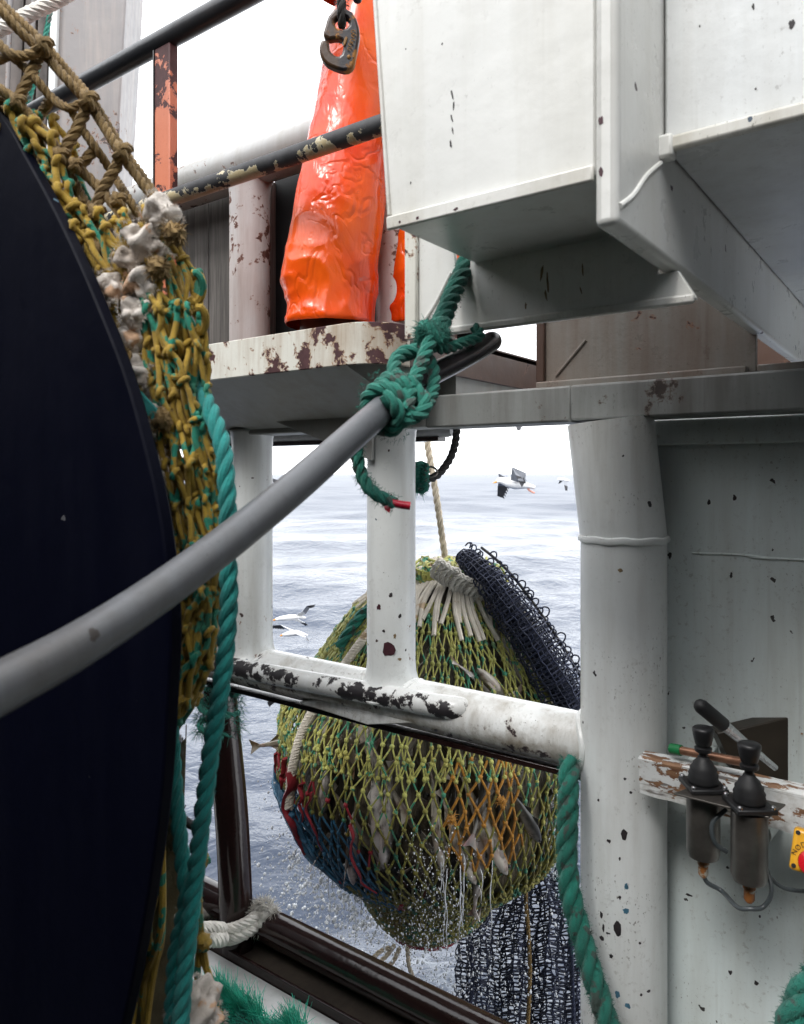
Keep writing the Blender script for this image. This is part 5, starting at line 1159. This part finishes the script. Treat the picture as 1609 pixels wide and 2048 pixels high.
pp = spline(ax, .03); n = len(pp)
MB().tube(pp+FWD*.05-RIGHT*.01, np.interp(np.linspace(0, 1, n), [0, .2, 1], [.02, .055, .06]), 16).build('inner_folds', flat('navy_folds', (.006, .010, .03), .8, 0., .5, 30, .5), e)
mb = MB()                                        # loops standing up along the outer edge
for k in range(44):
    s = k/44*(n-1); i = int(s); T_ = norm(pp[min(i+1, n-1)]-pp[max(i-1, 0)]); out = norm(np.cross(FWD, T_)); out = out if out[0]*RIGHT[0]+out[1]*RIGHT[1]+out[2] > 0 else -out
    c = pp[i]+out*np.interp(s, [0, n*.3, n], [.055, .105, .105])+RNG.normal(0, .008, 3); w = RNG.uniform(.018, .034)
    mb.tube(spline([c-T_*w*.7, c-T_*w*.6+out*w*.7, c+out*w*1.1, c+T_*w*.6+out*w*.6, c+T_*w*.7], .01), .0042, 5)
tag(mb.build('edge_loops', M['navy_twine'], e, sharp=0), kind='stuff')
sel = pp[:, :]+norm(np.cross(FWD, pp[-1]-pp[0]))*0
o2 = MB().tube(spline([q+RIGHT*.10+UP*.045 for q in pp[::3]], .03), .0075, 6).build('edge_rope', M['black_rope'], e)
def curtain():
    e = empty('hanging_navy_net', at(1050, 2000, 4.25), 'navy blue netting hanging straight down into the water under the full net', 'net')
    A_, B_ = [], []; nx, ny = 32, 54; N = {}
    for lay in range(2):
        for j in range(ny):
            for i in range(nx):
                y = lerp(1735, 2150, j/(ny-1)); w = lerp(1.0, .95, j/ny); x = lerp(lerp(985, 915, min(1, j/16)), lerp(1120, 1168, min(1, j/12)), i/(nx-1))
                d = 4.22+lay*.13+.07*math.sin(i*.75+lay*2)+.03*math.sin(j*.4+i)
                N[lay, j, i] = at(x+RNG.normal(0, 2.2)+4*math.sin(i*2.3+j*.15), y+RNG.normal(0, 1.8)+5*math.sin(i*.75+lay), d)
        for j in range(ny):
            for i in range(nx):
                if j < ny-1 and RNG.random() > .03: A_.append(N[lay, j, i]); B_.append(N[lay, j+1, i])
                if i < nx-1 and RNG.random() > .06: A_.append(N[lay, j, i]); B_.append(N[lay, j, i+1])
    tag(MB().sticks(np.array(A_), np.array(B_), .0044, 4).build('netting', M['navy_twine'], e, sharp=0), kind='stuff')
    for p in ([(1055, 1740), (1052, 1800), (1058, 1880), (1060, 1960), (1056, 2060), (1058, 2150)], [(940, 1880), (945, 1960), (938, 2050), (945, 2150)], [(1130, 1745), (1140, 1850), (1145, 1960), (1150, 2140)]):
        MB().ropey([at(x, y, 4.15) for x, y in p], .012, 3, sides=5).build('hanging_rope', M['brown_rope'] if False else M['cord'] if p[0][0] == 1055 else M['navy_twine'], e)
curtain()

# ------------------------------------------------------------------ water pouring from the net
def spray():
    m = NT('water_drops'); m.set(Base_Color=(.93, .96, 1.), Roughness=.1, IOR=1.33, Transmission_Weight=.25, Specular_IOR_Level=.6)
    V, Fc = ico(); C, S = [], []
    def cloud(n, fx, fy, dt, smin, smax, st=1.6):
        for _ in range(n):
            x, y = fx(), fy(); t = BT+RNG.uniform(*dt); p = at(x, y, t)
            if p[2] < SEA_Z+.01: continue
            s = smin+(smax-smin)*RNG.random()**3; C.append(p); S.append((s, s, s*RNG.uniform(1, st)))
    U = RNG.uniform; Nn = RNG.normal
    # drips off the left of the bag
    cloud(650, lambda: 590+Nn(0, 28), lambda: U(1560, 1800), (-.3, .3), .002, .008)
    cloud(1900, lambda: Nn(690, 60), lambda: 1700+abs(Nn(0, 120)), (-.4, .4), .002, .012)
    cloud(2400, lambda: Nn(850, 95), lambda: U(1790, 2100), (-.55, .2), .0018, .0075, 1.8)
    cloud(900, lambda: Nn(1040, 62), lambda: U(1735, 2110), (-.25, .3), .0018, .0075, 1.8)
    cloud(700, lambda: Nn(875, 38), lambda: 1640+260*RNG.random()**.6, (-.9, -.75), .0012, .004, 2.2)
    cloud(700, lambda: Nn(1112, 14), lambda: U(1560, 1760), (-.3, .1), .002, .006, 2.5)
    cloud(1500, lambda: U(520, 960), lambda: U(1760, 2060), (-.5, .6), .0015, .006, 1.4)
    mb = MB().scatter(V, Fc, np.array(C), np.array(S)); tag(mb.build('water_spray', m.m, sharp=0), 'spray of water drops falling from the full net', 'water', kind='stuff')
    st = MB()
    for k in range(16):
        z = RNG.random(); x = RNG.choice((RNG.normal(880, 40), RNG.normal(1020, 55), RNG.normal(940, 60), RNG.normal(690, 28))); y = (1700+U(0, 90)) if x > 760 else 1700+U(0, 40); L = U(40, 190); d = BT+U(-.82, -.6) if x < 985 and x > 760 else BT-.25
        p = [at(x+Nn(0, 1.6), y+L*s, d) for s in np.linspace(0, 1, 7)]; q = spline(p, .03); r = np.interp(np.linspace(0, 1, len(q)), [0, .2, .7, 1], [.0006, .0022, .0016, .0004])*(1+.5*np.sin(np.arange(len(q))*1.7))*U(.6, 1.4); st.tube(q, np.abs(r)+.0004, 6)
    tag(st.build('water_streams', m.m, sharp=0), 'thin streams of water running off the bottom of the full net', 'water', kind='stuff')
spray()

# ================================================================== GULLS
GM = [flat('gull_white', (.80, .80, .80), .7, 0., .05, 9, .1), flat('gull_grey', (.26, .27, .30), .7, 0., .15, 9, .1), flat('gull_black', (.03, .03, .035), .7, 0., .2, 9, .1), flat('gull_orange', (.75, .30, .04), .5), flat('gull_pink', (.60, .28, .22), .5)]
def gull(label, t, body, wings, beak=None, leg=None):
    mb = MB(); P = lambda x, y, d=0.: at(x, y, t+d)
    pp = np.array([P(x, y) for x, y, r in body]); n = 18
    q = spline(pp, np.linalg.norm(np.diff(pp, axis=0), axis=1).sum()/n); s = np.linspace(0, 1, len(q)); d0 = np.r_[0, np.cumsum(np.linalg.norm(np.diff(pp, axis=0), axis=1))]; d0 /= d0[-1]
    mb.tube(q, np.interp(s, d0, [r for *_, r in body])/F*t, 12, mi=0)
    for lead, trail, mats, dd in wings:
        k = len(lead); th = .012
        for i in range(k-1):
            a, b, c, d = P(*lead[i], dd[i]), P(*lead[i+1], dd[i+1]), P(*trail[i+1], dd[i+1]+.02), P(*trail[i], dd[i]+.02); o_ = FWD*th*(.4 if i == k-2 else 1)
            mb.hexa([a, b, c, d, a+o_, b+o_, c+o_, d+o_], mi=mats[i])
        # spread flight feathers past the trailing edge of the hand
        a, b, c, d = lead[-2], lead[-1], trail[-1], trail[-2]
        for f in range(5):
            u = (f+.5)/5; rx, ry = lerp(d[0], c[0], u), lerp(d[1], c[1], u); vx, vy = (c[0]-a[0]), (c[1]-a[1]); L = .30*(1-.35*abs(u-.6)); wx, wy = -(vy)*.07, vx*.07
            p = [P(rx-wx, ry-wy, dd[-1]), P(rx+wx, ry+wy, dd[-1]), P(rx+vx*L*.8, ry+vy*L*.8, dd[-1])]; mb.prism(p, FWD*.006, mi=mats[-1])
    if beak: a, b = P(*beak[0]), P(*beak[1]); mb.tube([a, lerp(a, b, .6), b], np.array([2.0, 1.6, .4])/F*t, 8, mi=3)
    if leg:
        for dx in (0, 2): mb.tube([P(x+dx, y) for x, y in leg], np.array([1.8, 1.3, 1.6, .6][:len(leg)])/F*t, 6, mi=4)
    o = mb.build('gull', GM, sharp=50); tag(o, label, 'gull', 'gulls flying over the water')
gull('large white gull with orange beak and drooped dark wing flying left', 12.,
     [(994, 963, 3.5), (1000, 961, 6.5), (1006, 962, 7), (1018, 965, 10.5), (1032, 968, 11), (1046, 970, 8), (1058, 972, 5), (1070, 975, 3.5)],
     [([(1000, 956), (996, 972), (995, 992)], [(1018, 956), (1018, 972), (1006, 996)], [1, 2], [.15, .3, .4]),
      ([(1006, 952), (996, 946), (999, 955)], [(1016, 955), (1014, 948), (1004, 958)], [1, 1], [.15, .2, .25]),
      ([(1022, 960), (1025, 934), (1053, 946)], [(1044, 966), (1036, 958), (1051, 958)], [1, 1], [-.1, -.25, -.35]),
      ([(1025, 934), (1032, 950), (1044, 975)], [(1030, 936), (1046, 955), (1050, 966)], [1, 2], [-.25, -.3, -.35])],
     ((997, 963), (986, 966)), [(1054, 974), (1058, 981), (1068, 986)])
gull('small distant gull with hanging dark wings left of the column', 26., [(1116, 958, 1.6), (1124, 959, 3.2), (1133, 960, 3.0), (1140, 962, 1)],
     [([(1121, 959), (1117, 968)], [(1126, 961), (1121, 966)], [2], [0, .2]), ([(1128, 958), (1129, 970), (1131, 981)], [(1136, 960), (1135, 972), (1134, 981)], [1, 2], [0, -.2, -.3])])
gull('gull with its dark wing hanging below the beam', 10., [(1012, 838, 3), (1025, 836, 7), (1045, 835, 9), (1066, 836, 5), (1078, 838, 2)],
     [([(1030, 838), (1031, 850), (1035, 861)], [(1050, 838), (1045, 850), (1040, 861)], [1, 2], [0, -.1, -.2]), ([(1030, 834), (1020, 815), (1018, 800)], [(1050, 834), (1045, 818), (1026, 800)], [1, 2], [0, .1, .2])])
gull('white gull banking with raised wing low over the sea by the left post', 9., [(552, 1239, 2.5), (562, 1237, 4.5), (580, 1235, 6), (598, 1234, 4), (612, 1236, 2)],
     [([(590, 1232), (606, 1222), (614, 1212), (632, 1209)], [(602, 1233), (612, 1228), (620, 1216), (628, 1213)], [0, 1, 2], [0, -.1, -.2, -.25]), ([(580, 1237), (600, 1245), (612, 1252)], [(592, 1236), (610, 1246), (614, 1250)], [0, 2], [0, .1, .2])], ((552, 1239), (546, 1241)))
gull('white gull gliding with spread wings just below its banking companion', 9., [(566, 1270, 2.5), (576, 1268, 5), (592, 1266, 6), (606, 1268, 3.5), (616, 1271, 1.5)],
     [([(584, 1262), (562, 1250), (544, 1251)], [(598, 1264), (570, 1258), (546, 1256)], [0, 2], [0, .2, .3]), ([(588, 1266), (604, 1272), (618, 1284)], [(600, 1266), (612, 1274), (617, 1281)], [0, 1], [0, -.2, -.3])], ((566, 1270), (560, 1272)))
gull('gull half hidden behind the left white post near the horizon', 16., [(540, 965, 2), (532, 964, 4), (520, 964, 4), (510, 966, 1.5)],
     [([(536, 962), (546, 957), (556, 960)], [(526, 963), (546, 964), (554, 966)], [1, 2], [0, -.1, -.2]), ([(530, 962), (520, 955)], [(522, 963), (514, 958)], [1], [0, .2])])
gull('gull with black barred tail peeping out under the white rail', 6.5, [(500, 1372, 5), (515, 1378, 11), (530, 1386, 13), (544, 1395, 9), (556, 1402, 4)],
     [([(530, 1380), (545, 1392), (552, 1404)], [(522, 1390), (536, 1404), (541, 1412)], [1, 2], [-.1, -.2, -.2]), ([(526, 1378), (508, 1362)], [(516, 1384), (500, 1372)], [1], [.1, .3])])

# ================================================================== CHIPS, SCRAPES AND DRIPS THAT SHOW SINGLY IN THE PAINT
CH = {'dark': flat('bare_dark_steel', (.022, .016, .018), .6, 0., .3, 60, .3), 'maroon': flat('maroon_primer', (.055, .012, .02), .55, 0., .3, 60, .3),
      'blue': flat('old_blue_paint', (.06, .17, .25), .5, 0., .3, 60, .3), 'rust': flat('rust_drip', (.22, .15, .075), .7, 0., .3, 80, .3)}
def patch(parent, p, nrm, w, h, mat, tilt=0., n=11):
    nrm = norm(nrm); X = norm(np.cross(UP, nrm)) if abs(nrm[2]) < .9 else RIGHT; Y = np.cross(nrm, X); a0 = tilt
    X, Y = X*math.cos(a0)+Y*math.sin(a0), Y*math.cos(a0)-X*math.sin(a0); p = np.asarray(p)+nrm*.0004
    pts = [p+X*w*.5*math.cos(a)*k+Y*h*.5*math.sin(a)*k for a, k in zip(np.linspace(0, 2*math.pi, n, endpoint=False), RNG.uniform(.6, 1.15, n))]
    MB().prism(pts, -nrm*.0012).build('paint_chip', CH[mat], parent, smooth=False)
def on_col(px, py, r=.1076):
    d = ray(px, py); A = d[0]**2+d[1]**2; B = -2*(d[0]*cu+d[1]*RV); C = cu**2+RV**2-r*r; t = (-B-math.sqrt(B*B-4*A*C))/(2*A); q = d*t
    return q, np.array((q[0]-cu, q[1]-RV, 0))
ob = {o.name: o for o in bpy.data.objects}
for (x, y, w, h, m_) in ((1249, 1672, 14, 26, 'dark'), (1235, 1858, 15, 34, 'dark'), (1203, 1830, 7, 16, 'dark'), (1207, 1855, 6, 18, 'dark'), (1204, 1876, 12, 10, 'dark'), (1253, 1772, 10, 14, 'blue'), (1252, 1822, 13, 15, 'blue'), (1236, 1988, 13, 17, 'blue'), (1256, 2012, 12, 11, 'blue'), (1218, 1682, 8, 9, 'dark'), (1240, 1718, 5, 8, 'dark'), (1240, 1795, 6, 8, 'dark'), (1223, 1912, 9, 10, 'dark'), (1280, 1886, 6, 6, 'dark'), (1283, 1990, 5, 8, 'dark'), (1262, 1585, 6, 7, 'dark'), (1197, 1600, 6, 7, 'dark'), (1241, 1141, 10, 8, 'rust'), (1300, 1540, 5, 6, 'dark')):
    q, n_ = on_col(x, y); k = np.dot(q, FWD)/F; patch(ob['support_column'], q, n_, w*k, h*k, m_)
for (x, y, w, h, m_) in ((905, 190, 5, 24, 'dark'), (908, 212, 5, 20, 'dark'), (904, 236, 4, 22, 'dark'), (906, 262, 3, 16, 'dark'), (902, 288, 5, 18, 'dark'), (822, 366, 3, 7, 'dark'), (885, 88, 4, 5, 'dark'), (812, 98, 3, 4, 'dark')):
    q = onv(x, y, .952); k = np.dot(q, FWD)/F; patch(ob['overhead_box'], q, (0, -1, 0), w*k, h*k, m_, RNG.normal(0, .15))
for (x, y, w, h, m_) in ((1198, 242, 11, 20, 'maroon'), (1198, 344, 10, 20, 'maroon')):
    q = onv(x+4, y, .94); k = np.dot(q, FWD)/F; patch(ob['bracket_plate'], q, (0, -1, 0), w*k, h*k, m_)
for (x, y, w, h) in ((835, 436, 10, 7), (912, 418, 12, 6), (800, 444, 6, 6)):
    q = onv(x, y, .944); k = np.dot(q, FWD)/F; patch(ob['overhead_box'], q, (0, -1, 0), w*k, h*k, 'maroon')
for (x, y, w, h) in ((1507, 14, 6, 14), (1584, 48, 12, 20), (1512, 178, 4, 5), (1400, 52, 3, 6)):
    q = onv(x, y, 1.128); k = np.dot(q, FWD)/F; patch(ob['ceiling_panel'], q, (0, -1, 0), w*k, h*k, 'dark')
for (x, y, w, h) in ((1084, 545, 6, 34), (1096, 566, 5, 44), (1092, 590, 5, 26), (1166, 540, 4, 30), (1162, 580, 3, 20), (1052, 612, 5, 14)):
    q = onv(x, y, 1.21); k = np.dot(q, FWD)/F; patch(ob['web_plate'], q, (0, -1, 0), w*k, h*k, 'rust', RNG.normal(0, .12))
for (x, y, w, h) in ((1418, 1005, 7, 12), (1463, 1150, 6, 12), (1461, 1945, 9, 10), (1513, 1966, 9, 9), (1456, 1735, 6, 6), (1378, 1790, 14, 5), (1520, 1833, 5, 6), (1470, 995, 8, 14)):
    q = onv(x, y, 2.0); k = np.dot(q, FWD)/F; patch(ob['bulkhead'], q, (0, -1, 0), w*k, h*k, 'dark')
def on_post(px, py, uc, r):
    d = ray(px, py); A = d[0]**2+d[1]**2; B = -2*(d[0]*uc+d[1]*RV); C = uc**2+RV**2-r*r; t = (-B-math.sqrt(B*B-4*A*C))/(2*A); q = d*t; return q, np.array((q[0]-uc, q[1]-RV, 0))
for (x, y, w, h, m_) in ((758, 1215, 12, 12, 'maroon'), (778, 1300, 26, 32, 'maroon'), (782, 1190, 8, 10, 'dark'), (800, 1232, 7, 9, 'dark'), (768, 1262, 6, 8, 'dark'), (812, 1300, 5, 6, 'dark'), (790, 1272, 6, 12, 'rust'), (800, 1318, 9, 7, 'rust')):
    q, n_ = on_post(x, y, mid[0], .0772); k = np.dot(q, FWD)/F; patch(ob['rail_frame'], q, n_, w*k, h*k, m_)
